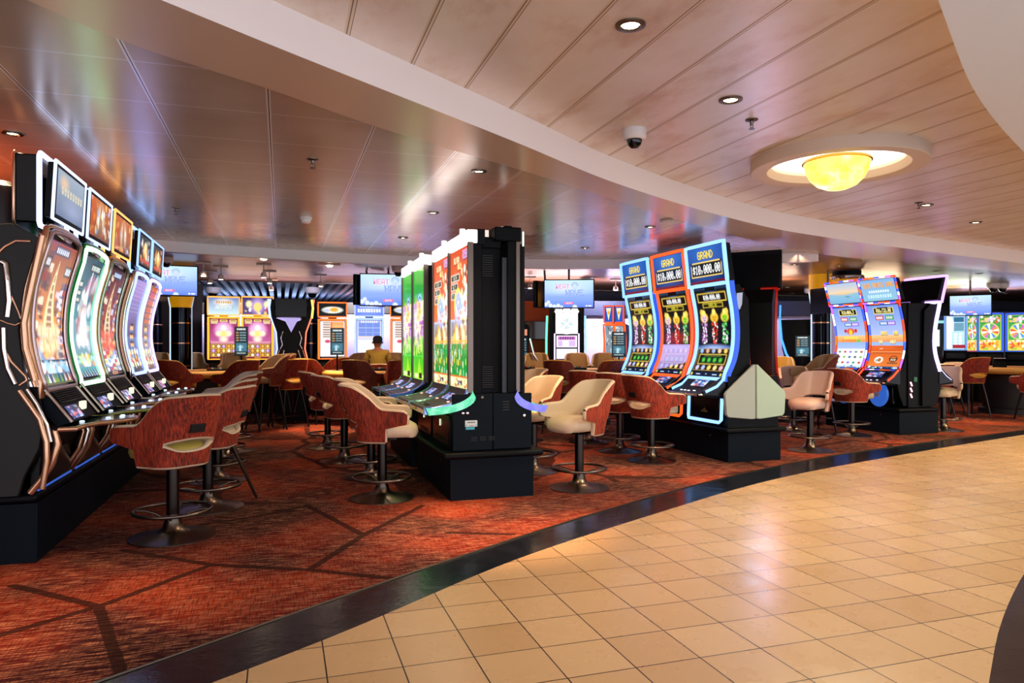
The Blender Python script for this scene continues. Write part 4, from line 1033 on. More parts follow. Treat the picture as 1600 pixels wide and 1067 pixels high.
# grey pentagonal end panels
ga, gb = [], []
t = thing('partition_screen', 'pair of grey five-sided end panels closing the jackpot island', 'end panel', (5.27, 7.02, .0))
for s, col in ((-1, grey_panel), (1, mat('pale_green_panel', 'a9bfae', .45))):
    pr = [(s*.008, .505), (s*.008, 1.13), (s*.02, 1.14), (s*.40, .82), (s*.415, .79), (s*.40, .56), (s*.37, .53), (s*.06, .50)]
    MB().prism(pr, -.02, .03, col, 'y').build('panel', t, .008)
MB().box(-.35, .35, .03, .10, .401, 1.0, black).build('bracket', t)
tag(MB().box(5.0, 5.6, 7.07, 7.5, .401, .43, blackg).build('kick_board', bev=.008), 'black kick board with blue glow under the nearest jackpot machine', 'kick board')

# right-hand bonus machines, striped light frames
ST = ('3050ff', 'ff4020', 'ff6a20', '4060ff', 'ffffff', 'c060ff', 'ff3818')
GX = 'bonus machines with striped light frames'
rp = [(.03, 1.0), (.11, 1.2), (.14, 1.42), (.11, 1.7), (.03, 2.0)]
for y, k, lb in ((8.86, 1, 'bonus machine with orange desert picture, right one of the striped pair'), (9.60, 0, 'bonus machine with white reels, left one of the striped pair')):
    curved_machine('slot_machine', lb, 'slot machine', GX, art_right_main(k), art_right_top(k), 'ff4020', (8.98, y, 0), R(-90), W=.74, sw=.62, prof=rp, ztop=(2.07, 2.40), style='right', stripes=ST, leds=2.2, dy=-.3, base_led=False)
curved_machine('slot_machine', 'machine seen side-on with violet light edge, back to the striped pair', 'slot machine', GX, art_right_main(1), art_right_top(1), 'd0b8ff', (9.76, 8.80, 0), R(90), W=.74, sw=.66, prof=rp, ztop=(2.07, 2.42), style='right', leds=2.4, dy=-.3, led2='c88cff', base_led=False)
tag(MB().box(9.15, 9.60, 8.49, 9.95, .402, 2.02, black).build('machine_spine', bev=.01), 'tall black side board between the striped machines and the side-on one', 'side board')
plinth('machine_plinth', 'black plinth under the striped bonus machines', 8.95, 9.72, 8.46, 10.0, .40, .02)
t = thing('exit_label', 'small green label on the black side board of the bonus machines', 'label', (9.29, 8.485, .84)); MB().box(-.03, .03, -.004, 0, -.035, .035, mat('green_label', '3c8a60', .5)).build('plate', t)
for sx in (9.19, 9.56):
    for i in range(3): tag(MB().tube([(sx, 8.482, .80-.09*i), (sx+.03*(1 if sx < 9.3 else -1), 8.482, .74-.09*i)], .011, em('f0c8ff' if sx > 9.3 else 'ffb0c0', 3), seg=6).build('slash_light'), 'short slanted light slash on the black side board, %s column, %s' % ('left' if sx < 9.3 else 'right', ('top', 'middle', 'bottom')[i]), 'light', 'slanted light slashes')

def on_side(px, py, Y):
    """point of the plane y = Y on the sight line through (px, py)"""
    az = YAW+math.atan((px-800)/F); X = Y*math.tan(az); d = X*math.sin(YAW)+Y*math.cos(YAW)
    return (X, Y, HC-(py-541)*d/F)

def reel_machine(k, y, lb, led, led2, frame_m):
    """left row: chrome-edged machine with forward-hung monitor, lens light, grille and swept deck"""
    W = .80; SW = .62
    t = thing('slot_machine', lb, 'slot machine', (-1.45, y, 0), R(90), 'curved-screen machines of the left row')
    prof = [(-.04, 1.10), (.0, 1.24), (.03, 1.45), (.01, 1.72), (-.07, 2.03)]
    fn, pf = prof_fn(prof, SW); N = 16
    body = [(.12, .43), (.06, .55), (-.04, .70), (-.06, .80), (-.02, 1.06)]+[(pf(i/N)[0]+.05, pf(i/N)[1]) for i in range(N+1)]+[(.30, 2.06), (.36, 1.6), (.36, .43)]
    MB().prism(body, -W/2+.03, W/2-.03, black).build('cabinet', t, .006)
    b = MB(); A = [fn(0, i/N, -.012, .05) for i in range(N+1)]; B = [fn(1, i/N, -.012, .05) for i in range(N+1)]
    b.quadstrip(A, B, blackg); b.build('screen_bezel', t, fix=False)
    screen('screen', lambda u, v: fn(u, v, 0), art_left_main(k), t, art_hi)
    def rounded(g, off, rc=.08, n=5):
        w = SW/2+g; P = []
        vb, vt = 1.0, 0.0
        for i in range(N+1): P.append(fn(0, 1-i/N, off, g))
        P = [p for p in P[1:-1]]
        T = []
        zt = fn(0, 0, off, g)
        for i in range(7): a = PI-PI*i/6; T.append((math.cos(a)*w*(1 if abs(math.cos(a)) > .1 else 1), zt[1], zt[2]+.035*math.sin(a)))
        Q = [fn(1, i/N, off, g) for i in range(N+1)][1:-1]
        Bt = [fn(1, 1, off, g), fn(.5, 1, off, g), fn(0, 1, off, g)]
        return P+T+Q+Bt
    MB().tube(rounded(.030, .006), .019, em(led, 2.4) if led else frame_m, closed=True, seg=8, flat=.8).build('light_frame' if led else 'metal_frame', t, smooth=70)
    cm = MB(); cm.tube(rounded(.060, -.012), .018, frame_m if led else bronze, closed=True, seg=8); cm.build('chrome_surround', t, smooth=70)
    # side fin of chrome beads
    for s in (-1, 1):
        mb = MB(); mb.quadstrip([fn(.5+s*(SW/2+.075)/SW, i/N, -.02) for i in range(N+1)], [fn(.5+s*(SW/2+.078)/SW, i/N, -.10) for i in range(N+1)], bronze if s > 0 else chrome)
        mb.tube([fn(.5+s*(SW/2+.085)/SW, i/N, -.035) for i in range(N+1)], .013, bronze, seg=6)
        mb.build('side_fin', t, fix=False, smooth=70)
    # topper: deep housing, light frame behind, monitor in front
    MB().box(-.29, .29, .012, .14, 2.13, 2.565, blackg).build('topper_housing', t, .012)
    r = [(-.30, .0, 2.14), (-.30, .0, 2.555), (-.28, .0, 2.575), (.28, .0, 2.575), (.30, .0, 2.555), (.30, .0, 2.14), (.28, .0, 2.115), (-.28, .0, 2.115)]
    MB().tube(r, .016, em(led2, 2.0), closed=True, seg=8).build('topper_light_frame', t, smooth=70)
    MB().tube([(x, .14, z) for x, _, z in r], .010, bronze, closed=True, seg=6).build('rear_edge', t, smooth=70)
    mo = MB().prism([(-.085, 2.165), (-.105, 2.51), (-.06, 2.51), (-.04, 2.165)], -.35, .35, black).build('monitor', t, .006)
    screen('monitor_picture', lambda u, v: ((u-.5)*.62, -.108+.016*v, 2.485-.295*v), art_left_top(k), mo)
    fr = [(-.355, -.085, 2.155), (-.355, -.105, 2.52), (.355, -.105, 2.52), (.355, -.085, 2.155)]
    MB().tube(fr, .010, em(led2, 1.6), closed=True, seg=6).build('monitor_edge_light', mo, smooth=40)
    MB().box(-.12, .12, -.04, .012, 2.2, 2.45, black).build('monitor_arm', t)
    # lens light under the monitor
    ln = MB(); ln.lathe([(.001, -.03), (.10, -.028), (.19, -.012), (.215, 0), (.2, .012), (.0, .02)], chrome, (0, 0, 0), 32, 1, .42); o = ln.build('lens_rim', t, smooth=60); o.location = (0, -.03, 2.115); o.rotation_euler = (.9, 0, 0)
    g = MB(); g.lathe([(.15, 0), (.08, .012), (0, .016)], mat('green_lens' if k < 2 else 'amber_lens', '1c5a20' if k < 2 else '8a6a30', .1, emit='30a030' if k < 2 else 'b08850', es=.5), seg=24, sy=.4); q = g.build('lens', o); q.matrix_local = Matrix.Translation((0, 0, -.03)) @ Matrix.Rotation(PI, 4, 'X')
    # slope with grille, small screen and note slot
    p = MB().prism([(-.05, 1.055), (-.185, .865), (-.10, .84), (.02, 1.0)], -.33, .33, slate_side).build('slope_panel', t, .005)
    def sl(u, v, off=0): return ((u-.5)*.62, -.05-.135*v-.008*off/.01, 1.055-.19*v+.006*off/.01)
    m = MB()
    for i in range(6): a, b_ = Vector(sl(.04, .05+.065*i, .01)), Vector(sl(.96, .05+.065*i, .01)); m.tube([a, b_], .006, black, seg=6)
    m.build('speaker_grille', p)
    screen('play_screen', lambda u, v: sl(.06+.42*u, .52+.42*v, .012), art_small(k), p)
    m = MB(); a = sl(.66, .55, .02); m.box(a[0]-.03, a[0]+.05, a[1]-.02, a[1]+.01, a[2]-.045, a[2]+.01, em('f4ecc8', 1.2)); m.build('note_slot_light', p, .004)
    for s in (-1, 1): MB().tube([(s*.345, -.04, 1.075), (s*.345, -.19, .87)], .012, chrome, seg=8).build('slope_edge', p)
    # swept deck
    out = [(-.36, -.12), (-.36, -.215), (-.20, -.225), (-.05, -.27), (.06, -.37), (.14, -.43), (.24, -.45), (.33, -.44), (.37, -.39), (.37, -.12)]
    dk = MB().prism(out, .815, .845, mat('glossy_green_deck' if k < 2 else 'glossy_blue_deck', '16302c' if k < 2 else '1a2c48', .12), 'z').build('button_deck', t, .004)
    dm = {0: bronze, 1: mat('green_gold_edge', '9aa860', .2, .8), 2: bronze}.get(k, chrome)
    MB().tube([(x, yy, .828) for x, yy in out[:-1]], .016, dm, seg=8).build('deck_trim', dk, smooth=70)
    buttons(dk, [(-.1, -.19, .847), (.12, -.30, .847), (.20, -.37, .847), (.28, -.36, .847)], 'c8dce8')
    MB().box(-.33, .33, -.02, .05, .46, .80, blackg).build('belly_door', t, .012)
    for s in (-1, 1):
        P = [(s*.37, -.10, .82), (s*.37, -.12, .74), (s*.37, -.09, .62), (s*.37, -.03, .52), (s*.37, .03, .44)]
        m = MB(); m.tube(P, .022, bronze if s < 0 else chrome, seg=8); m.tube([(x-s*.05, yy+.02, z) for x, yy, z in P], .014, bronze, seg=8); m.build('leg_trim', t, smooth=70)
    MB().tube([(-.36, -.01, .455), (.36, -.01, .455)], .008, em('3060c8', .8), seg=6).build('floor_light', t)
    return t
for k, (y, lb, led, led2, fm) in enumerate(((5.48, 'nearest left machine, bronze frame and orange tower picture', None, 'c8d8ff', mat('mauve_chrome', 'c8b4ba', .25, .75)),
    (6.32, 'second left machine, bright green light frame round the screen', 'b0ffb8', 'b8ccff', mat('green_chrome', '1c6a38', .2, .9)),
    (7.16, 'third left machine, amber-edged topper and reddish picture', None, 'ffb060', mat('grey_chrome', 'b8c4bc', .25, .75)),
    (8.25, 'fourth left machine, violet-blue light frame', '90a0ff', '90b8ff', chrome), (9.05, 'farthest left machine, pale violet frame and red strip picture', 'b8a8ff', '90b8ff', chrome))):
    reel_machine(k, y, lb, led, led2, fm)
t = plinth('machine_plinth', 'long black plinth under the left machine row', -2.75, -1.45, 5.14, 9.6, .43, .0)
# black end board with chrome scroll work
t = thing('end_board', 'black end board with chrome scrolls closing the left machine row', 'end panel', (-1.6, 5.08, .43))
pr = [(-2.7, .432), (-1.53, .432), (-1.50, .55), (-1.42, .72), (-1.40, .86), (-1.46, 1.0), (-1.50, 1.2), (-1.53, 1.45), (-1.50, 1.7), (-1.42, 2.02), (-1.56, 2.10), (-1.75, 2.08), (-2.0, 2.0), (-2.7, 1.9)]
MB().prism([(x+1.6, z-.43) for x, z in pr], -.02, .02, mat('matt_black_board', '050608', .6), 'y').build('board', t, .004)
def scroll(pts, r, mt, nm='chrome_scroll'):
    P = [on_side(a, b, 5.055) for a, b in pts]; P = [(x+1.6, yy-5.08, z-.43) for x, yy, z in P]
    MB().tube(P, r, mt, seg=8).build(nm, t, smooth=70)
scroll([(-6, 398), (8, 385), (25, 376), (48, 377)], .009, bronze)
scroll([(2, 409), (9, 412), (12, 440), (14, 470), (11, 495)], .020, chrome)
scroll([(9, 412), (17, 460), (30, 490), (34, 503), (24, 508), (12, 505), (0, 500)], .006, bronze)
scroll([(5, 512), (6, 545), (12, 575), (24, 600)], .018, chrome)
scroll([(7, 545), (18, 565), (40, 588), (42, 594), (30, 602)], .008, bronze)
scroll([(66, 368), (44, 470), (37, 505), (40, 545), (55, 595)], .022, bronze, 'edge_fin')
scroll([(30, 610), (48, 635), (62, 655), (72, 690), (73, 720), (66, 764)], .018, bronze, 'edge_fin')
scroll([(42, 608), (58, 632), (74, 664), (80, 690)], .010, chrome)
t = thing('machine_topper', 'rounded black topper with red-lit vent slots at the left edge', 'machine topper', (-1.80, 5.42, 2.0))
MB().lathe([(.27, 0), (.27, .30), (.25, .36), (.2, .40), (.0, .41)], mat('rounded_black_shell', '14141c', .35), seg=36).build('shell', t)
m = MB(); [m.box(-.05, .10, -.272, -.262, .25+.025*i, .258+.025*i, em('ff5028', 1.2)) for i in range(4)]; m.build('vent_slots', t)
l = bpy.data.lights.new('red_wall_lamp', 'AREA'); l.shape = 'DISK'; l.size = .8; l.energy = 60; l.color = (1, .16, .04); o = bpy.data.objects.new('red_wall_lamp', l); C.objects.link(o); o.location = (-2.9, 6.0, 2.0); o.rotation_euler = (PI, 0, 0)

# ---- tall double machines in the centre
def tall_machine(lb, kind, x, y, rz, yS=.18, dy=-.22, ztop=2.38, W=.78, lit=True, nearside=False, endcap=0):
    t = thing('tall_slot_machine', lb, 'slot machine', (x, y, 0), rz, 'tall portrait-screen machines in the centre')
    MB().prism([(.02, .43), (.02, .80), (.06, .86), (yS-.01, .93), (.385, .93), (.385, .43)], -W/2+.003, W/2-.003, slate_side).build('lower_cabinet', t, .004)
    MB().box(-W/2+.01, W/2-.01, yS+.012, yS+.11, .93, ztop-.115, dark).build('screen_cabinet', t, .006)
    z0, z1 = .96, ztop-.125; SW = W-.06
    screen('screen', lambda u, v: ((u-.5)*SW, yS, z1+(z0-z1)*v), art_tall(kind), t, art_hi)
    for s in (-1, 1): MB().box(s*W/2-.014*(1+s)-.0, s*W/2+.014*(1-s), yS-.018, yS+.03, z0-.02, ztop-.11, steel).build('frame_post', t)
    s = MB().box(-W/2+.004, W/2-.004, yS-.02, yS+.07, ztop-.115, ztop, em('fff6f4', 2.6) if lit else dark).build('top_sign', t, .006)
    MB().box(-W/2+.004, W/2-.004, yS+.07, yS+.14, ztop-.13, ztop+.01, black).build('sign_back', t, .004)
    c = MB(); c.lathe([(.028, 0), (.028, .05), (.022, .055), (.0, .055)], em('fff4f0', 1.4), seg=16); o = c.build('signal_candle', t); o.location = (0, yS+.03, ztop+.01)
    # concave button deck
    P = [(yS-.02, .955), (yS-.10, .90), (dy+.10, .83), (dy, .815), (dy+.005, .79), (dy+.12, .77), (.02, .75)]
    N = 8; a = [(yS-.02-(yS-.02-dy)*math.sin(i/N*PI/2)**1.0, .965-.15*(1-math.cos(i/N*PI/2))) for i in range(N+1)]
    a = [(yS-.02-(yS-.02-dy)*(1-math.cos(i/N*PI/2)), .97-.155*math.sin(i/N*PI/2)) for i in range(N+1)]
    under = [(p, q-.045) for p, q in a[::-1]]
    dk = MB().prism(a+[(dy, .78)]+[(p, q-.05) for p, q in a[::-1][1:-1]]+[(yS-.02, .90)], -W/2+.05, W/2-.05, mat('charcoal_deck', '181c22', .45)).build('button_deck', t, .003)
    screen('play_screen', lambda u, v: ((u-.5)*.26, yS-.065-.075*v-.004, .91-.05*v+.008), art_small(3 if kind == 'orange' else 5), dk)
    MB().box(-.17, .17, dy+.05, dy+.15, .812, .822, blackg).build('touch_plate', dk, .003)
    buttons(dk, [(-.24, yS-.16, .85), (.24, yS-.16, .85)], 'ffb0a0')
    # chrome and glass edging of the deck ends
    for s in (-1, 1):
        mt = mat('iridescent_edge', '7a9ac0', .12, .9, emit='4868c0', es=.25) if s > 0 else mat('iridescent_edge_green', '5ab090', .12, .9, emit='38a878', es=.1)
        e = MB().prism([(p-.004, q+.004) for p, q in a]+[(dy-.006, .755)]+[(p+.012, q-.06) for p, q in a[::-1][1:]], s*(W/2-.03)-.024, s*(W/2-.03)+.024, mt).build('deck_edge', dk, .003)
    MB().box(-W/2+.02, W/2-.02, dy-.004, dy+.03, .758, .80, chrome).build('front_edge', dk, .004)
    MB().tube([(-W/2+.08, dy+.06, .752), (W/2-.08, dy+.06, .752)], .010, em('90ff60', 2.0), seg=6).build('under_light', dk)
    d = MB().box(-W/2+.05, W/2-.05, .0, .03, .47, .74, blackg).build('belly_door', t, .008)
    m = MB(); [m.box(-.2+.0*i, .2, -.004, 0, .49+.012*i, .495+.012*i, black) for i in range(4)]; m.build('door_louvre', d)
    MB().box(-.006, .006, -.008, .0, .62, .68, em('e8f0c0', 1.2)).build('door_light', d)
    return t
tall_machine('tall machine with orange gold-rush screen, nearest to the black end', 'orange', 1.40, 6.45, R(-90))
tall_machine('tall machine with orange gold-rush screen, second from the black end', 'orange', 1.40, 7.235, R(-90))
tall_machine('tall machine with green screen, right one of the far pair', 'green', 1.36, 8.27, R(-90))
tall_machine('tall machine with green screen, left one of the far pair', 'green', 1.36, 9.06, R(-90), )
tall_machine('tall machine facing right, only its dark side and purple deck edge showing', 'orange', 2.17, 6.45, R(90), yS=.13, dy=-.11, ztop=2.42, lit=False)
plinth('machine_plinth', 'black plinth with rounded rail under the near tall machines', 1.40, 2.17, 6.05, 7.63, .43, .075)
plinth('machine_plinth', 'black plinth under the green-screen machines', 1.38, 2.12, 7.88, 9.46, .43, .05)
# end of the near pair: vented spine, hinged sides, hood
t = thing('machine_end', 'dark vented end of the tall machine block with white data plate', 'machine end', (1.785, 6.05, .43))
sm = slate_side
MB().box(-.365, -.002, -.012, .03, .004, .50, sm).build('side_door', t, .006); MB().box(.002, .365, -.012, .03, .004, .50, sm).build('side_door', t, .006)
MB().box(-.10, .10, .10, .30, .50, 1.86, dark).build('spine', t, .004)
MB().box(.10, .16, .04, .32, .50, 1.72, mat('blue_grey_strip', '141f2a', .45)).build('side_strip', t, .004)
m = MB()
for zz in (.55, 1.55):
    for i in range(10): m.box(-.07, .03, .09, .10, zz+.02*i, zz+.008+.02*i, mat('vent_shadow', '030405', .6))
m.build('vents', t)
MB().box(-.12, .10, .06, .35, 1.80, 1.90, dark).build('hood', t, .012)
MB().box(.02, .27, -.01, .30, 1.86, 1.985, dark).build('hood', t, .012)
MB().tube([(.285, -.005, 1.82), (.285, -.005, 1.95)], .008, em('e0ffe0', 2), seg=8).build('corner_light', t)
MB().box(.262, .30, -.005, .05, .5, 1.84, black).build('edge_post', t, .004)
MB().tube([(-.03, .12, 1.90), (-.03, .12, 1.965)], .028, em('f0dcd0', 1.0), seg=14).build('signal_candle', t)
pl = MB().box(-.255, -.145, -.016, -.012, .215, .27, mat('data_plate', 'd8e4e4', .4)).build('data_plate', t)
m = MB(); m.box(-.235, -.165, -.018, -.016, .25, .256, black); m.box(-.25, -.24, -.018, -.016, .222, .232, mat('cyan_print', '40b0c8', .5)); m.box(-.16, -.15, -.018, -.016, .222, .232, mat('cyan_print', '40b0c8', .5)); m.box(-.22, -.18, -.018, -.016, .222, .226, mat('red_print', 'b02020', .5)); m.box(-.25, -.17, -.018, -.016, .19, .212, mat('cyan_print', '40b0c8', .5)); m.build('print', pl)
for x in (-.275, -.235): o = MB().lathe([(.012, 0), (.012, .012), (.006, .014), (0, .014)], chrome, seg=14).build('lock', t); o.location = (x, -.012, .335); o.rotation_euler = (PI/2, 0, 0)
o = MB().lathe([(.012, 0), (.012, .012), (0, .014)], chrome, seg=14).build('lock', t); o.location = (.29, -.012, .30); o.rotation_euler = (PI/2, 0, 0)
o = MB().lathe([(.014, 0), (.012, .01), (0, .012)], steel, seg=14).build('lock', t); o.location = (-.1, -.012, .47); o.rotation_euler = (PI/2, 0, 0)
m = MB()
for i in range(4): m.box(.09, .15, -.015, -.011, .35+.024*i, .36+.024*i, mat('vent_shadow', '030405', .6))
for j in range(3):
    for i in range(3): m.box(-.2+.08*j, -.145+.08*j, -.015, -.011, .09+.014*i, .096+.014*i, mat('vent_shadow', '030405', .6))
m.build('louvres', t)
# sweeping iridescent deck ends seen at the block end
for s, col, n_ in ((-1, '58c090', 0), (1, '7070d0', 1)):
    a = [(-.19-.415*(1-math.cos(i/10*PI/2)), .53-.145*math.sin(i/10*PI/2)) for i in range(11)] if s < 0 else [(.23+.29*(1-math.cos(i/10*PI/2)), .53-.145*math.sin(i/10*PI/2)) for i in range(11)]
    A, B = [(x, -.02, z+.0) for x, z in a], [(x+(.03 if s < 0 else -.03), -.02, z-.06) for x, z in a]
    mm = mat('iridescent_glass_%d' % n_, col, .1, .6, emit=col, es=.2); q = NT(mm); tc = q.n('TexCoord')
    q.l(q.ramp(q.noise(tc.outputs['Object'], 16, 2), [(.35, 'f0f0ff' if n_ == 0 else '9090e0'), (.5, col), (.62, '101828')]), q.b.inputs['Emission Color'])
    m = MB(); m.quadstrip(A, B, mm); m.quadstrip([(x, .03, z) for x, _, z in A], A, chrome); m.build('deck_sweep', t, fix=False)

# ------------------------------------------------------------------ far machines
def cabinet_machine(name, lb, px, d, W, z0, z1, zt1, am, at_art, col, frame='light', rz=None, group=None, top_gap=.05, tcol=None, hi=None, dx=0, es=1.8, cat='slot machine', bulge=0, topw=None):
    x, y = at(px, d); rz = rot_to(px) if rz is None else rz
    t = thing(name, lb, cat, (x, y, 0), rz, group)
    prof = [(.02, z0), (.06+bulge, (z0*2+z1)/3), (.05+bulge, (z0+z1*2)/3), (.0, z1)]; fn, pf = prof_fn(prof, W-.12 if W > .3 else W-.05)
    fr = em(col, es)
    MB().prism([(-.02, 0), (.0, .7), (-.02, z0-.04)]+[(pf(i/8)[0]+.03, pf(i/8)[1]) for i in range(9)]+[(.10, z1+.06), (.45, z1), (.5, 0)], -W/2+.01, W/2-.01, black).build('cabinet', t, .008)
    screen('screen', lambda u, v: fn(u, v, .0), am, t, hi)
    MB().tube(ring_path(lambda u, v: fn(u, v, -.002, .03), 8), .024, fr, closed=True, seg=6).build('light_frame', t, smooth=70)
    MB().prism([(.02, z0-.06), (-.24, z0-.2), (-.26, z0-.23), (.02, z0-.26)], -W/2+.05, W/2-.05, slate_side).build('button_deck', t, .005)
    if zt1:
        TW = topw or W-.06; zb_ = z1+top_gap+.05
        MB().box(-TW/2-.02, TW/2+.02, .0, .08, zb_-.02, zt1+.02, black).build('topper_housing', t, .008)
        tf = lambda u, v, g=0: ((u-.5)*(TW+2*g), -.006, zt1+(zb_-zt1)*v+g*(1 if v < .01 else -1 if v > .99 else 0))
        screen('topper_screen', tf, at_art, t, hi)
        MB().tube(ring_path(lambda u, v: tf(u, v, .012), 6), .016, em(tcol or col, es*.9), closed=True, seg=6).build('topper_light_frame', t, smooth=70)
        MB().box(-.08, .08, .02, .1, z1, zb_+.05, black).build('topper_bracket', t)
    return t
GF = 'golden-framed machines beyond the left table'
for px, lb, k in ((349.5, 'red and gold machine with prosperity topper, left of the pair', 1), (402.5, 'red and gold machine with purple topper, right of the pair', 2)):
    cabinet_machine('slot_machine', lb, px, 14.3, .63, 1.11, 1.90, 2.33, art_buddha(0), art_buddha(k), 'ff9a30', group=GF, tcol='ffa040', top_gap=.04, hi=art_m)
    t = bpy.context.scene.collection.objects[-1]
for px, lb, w in ((519.5, 'orange-framed machine behind the black menu stand', .56), (632, 'orange-framed machine half hidden by the green-screen machines', .56)):
    cabinet_machine('slot_machine', lb, px, 14.2, w+.03, 1.12, 1.85, 2.21, art_bg('orange'), art_bg('orange', 1), 'ff6a28', group='orange machines along the alcove')
cabinet_machine('slot_machine', 'blue-framed machine with white screen in front of the seated person', 577, 14.3, .60, 1.11, 1.87, 2.26, art_bg('blue'), art_bg('blue', 1), '90a8ff', hi=art_hi)
# dark back-to-back pair with chrome scrolls and coloured edges
x, y = at(455, 12.9); rz = rot_to(455)
t = thing('slot_machine', 'dark back-to-back machines seen side-on with chrome scrolls, between red and orange machines', 'slot machine', (x, y, 0), rz)
pr = []
side = [(.26, 0), (.40, .55), (.42, .85), (.30, 1.05), (.24, 1.3), (.26, 1.6), (.36, 1.9), (.40, 2.2)]
MB().prism([(-a, z) for a, z in side]+[(-.30, 2.2), (-.26, 1.86), (-.10, 1.80), (0, 1.60), (.10, 1.80), (.26, 1.86), (.30, 2.2)]+[(a, z) for a, z in side[::-1]], -.02, .7, black, 'y').build('cabinet', t, .006)
MB().box(-.28, .28, .0, .4, 1.88, 2.22, blackg).build('topper_back', t, .01)
for s, c in ((-1, 'a0b8ff'), (1, 'ff7050')):
    MB().tube([(s*a, -.03, z) for a, z in side[2:]], .014, em(c, 2.0), seg=6).build('edge_light', t, smooth=70)
    MB().tube([(s*.36, -.03, 1.86), (s*.38, -.03, 2.05), (s*.36, -.03, 2.2)], .02, em('ffd060' if s > 0 else 'b0c8ff', 1.6), seg=6).build('topper_light', t, smooth=70)
    m = MB(); m.tube([(s*.14, -.03, 1.62), (s*.18, -.03, 1.5), (s*.15, -.03, 1.38), (s*.19, -.03, 1.3)], .012, chrome, seg=6); m.tube([(s*.12, -.03, 1.28), (s*.17, -.03, 1.1), (s*.26, -.03, .98), (s*.36, -.03, .85)], .014, chrome, seg=6); m.tube([(s*.20, -.03, 1.28), (s*.25, -.03, 1.12), (s*.34, -.03, .98)], .010, bronze, seg=6); m.build('chrome_scroll', t, smooth=70)
# wheel machine in the middle
x, y = at(885.5, 13.9); rz = rot_to(885)
t = thing('wheel_machine', 'white glowing prize-wheel machine under the middle television', 'slot machine', (x, y, 0), rz)
MB().box(-.34, .34, .02, .6, 0, 2.2, black).build('cabinet', t, .01)
MB().box(-.23, .23, -.02, .06, .6, 2.06, blackg).build('door', t, .01)
wf = lambda u, v: ((u-.5)*.40, -.035, 2.02-.41*v)
wl = art_bg('wheel_white'); MB().lathe([(.215, 0), (.215, .05), (.19, .055), (.19, .0)], em('fff4ff', 1.6), (0, 0, 0), 40).build('wheel_rim', t).matrix_local = Matrix.Translation((0, 0, 1.80)) @ Matrix.Rotation(PI/2, 4, 'X')
MB().box(-.22, .22, -.03, .0, 1.59, 2.0, em('fff0fc', .95)).build('wheel_board', t, .03)
for s in (-1, 0, 1): MB().lathe([(.085, 0), (.085, .03), (0, .035)], em('fff0f4', 1.5), seg=6).build('crest_light', t).matrix_local = Matrix.Translation((s*.155, 0, 2.03+.015*(s == 0))) @ Matrix.Rotation(PI/2, 4, 'X')
screen('wheel_face', lambda u, v: ((u-.5)*.37, -.062, 1.985-.37*v), wl, t, art_hi)
screen('screen', lambda u, v: ((u-.5)*.40, -.028, 1.56-.5*v), art_bg('white_reels'), t, art_hi)
for s in (-1, 1): MB().tube([(s*.235, -.03, .95), (s*.235, -.03, 1.6)], .014, em('c8b0ff', 2.2), seg=6).build('side_light', t)
MB().tube([(-.40, .05, .9), (-.40, .05, 1.5), (-.385, .05, 1.95)], .02, em('60ffb0', 1.8), seg=6).build('green_edge_light', t); MB().tube([(.37, .05, .9), (.37, .05, 1.5), (.36, .05, 1.95)], .02, em('80b8ff', 1.8), seg=6).build('blue_edge_light', t)
MB().prism([(.0, 1.0), (-.2, .9), (-.2, .86), (0, .82)], -.24, .24, slate_side).build('button_deck', t)
# pair with small orange toppers
for px, lb in ((951, 'far small machine with orange-edged topper, left of two beside the jackpot row'), (967, 'far small machine with orange-edged topper, right of two beside the jackpot row')):
    a = Art(.3, .4, 24, 30, '2050b0', 2); a.tri([(.2, .1), (.8, .1), (.5, .9)], 'f0e0b0'); a.ell(.5, .4, .2, 'e8a030', soft=.5)
    b = Art(.3, .9, 24, 60, '788894', 2); b.blobs(px, 40, ['a0b0b8', 'd0c8b0', '405060', 'e8e8f0'], 0, 0, 1, 1, .05, .2)
    cabinet_machine('slot_machine', lb, px, 14.0, .21, 1.1, 1.75, 2.13, b, a, 'ff5020' if px > 960 else 'ff5828', group='two small orange-topped machines', rz=rot_to(px)-.35, topw=.17, top_gap=.03, es=1.4)
# curved side-on machine edges far right of the jackpot row
for px, lb in ((1243, 'far dark machine with blue curved light edge, right of the jackpot row'), (1222, 'far machine edge with pale blue light, just right of the jackpot row')):
    x, y = at(px, 14.6 if px > 1230 else 16.9); t = thing('slot_machine', lb, 'slot machine', (x, y, 0), rot_to(px))
    MB().prism([(-.30, 0), (-.15, .9), (-.26, 1.3), (-.30, 1.9), (.35, 1.9), (.35, 0)], .0, .6, black, 'y').build('cabinet', t, .01)
    MB().tube([(-.02, -.03, .9), (-.18, -.03, 1.2), (-.27, -.03, 1.5), (-.30, -.03, 1.9)], .025, em('4090ff', 2.0), seg=6).build('edge_light', t, smooth=70)
    MB().tube([(-.30, -.03, 1.9), (-.29, -.03, 2.2)], .018, em('4090ff', 1.6), seg=6).build('upper_light', t)
# far right machines
cabinet_machine('slot_machine', 'far machine with pale blue screen under the far right television', 1493, 17.2, .50, 1.28, 2.08, None, art_bg('lightblue'), None, '80b0ff', hi=art_m, es=.8)
for px, lb, w in ((1519, 'green prize-wheel machine beside the pale blue one, narrow view', .25), (1547, 'green prize-wheel machine with full bright wheel', .56), (1592, 'green prize-wheel machine cut by the right photo edge', .56)):
    cabinet_machine('slot_machine', lb, px, 17.0 if px > 1530 else 17.3, w, 1.25, 2.1, None, art_bg('jackpotwheel'), None, 'd05080' if px < 1530 else '4070ff', hi=art_m, group='green prize-wheel machines', es=.8)
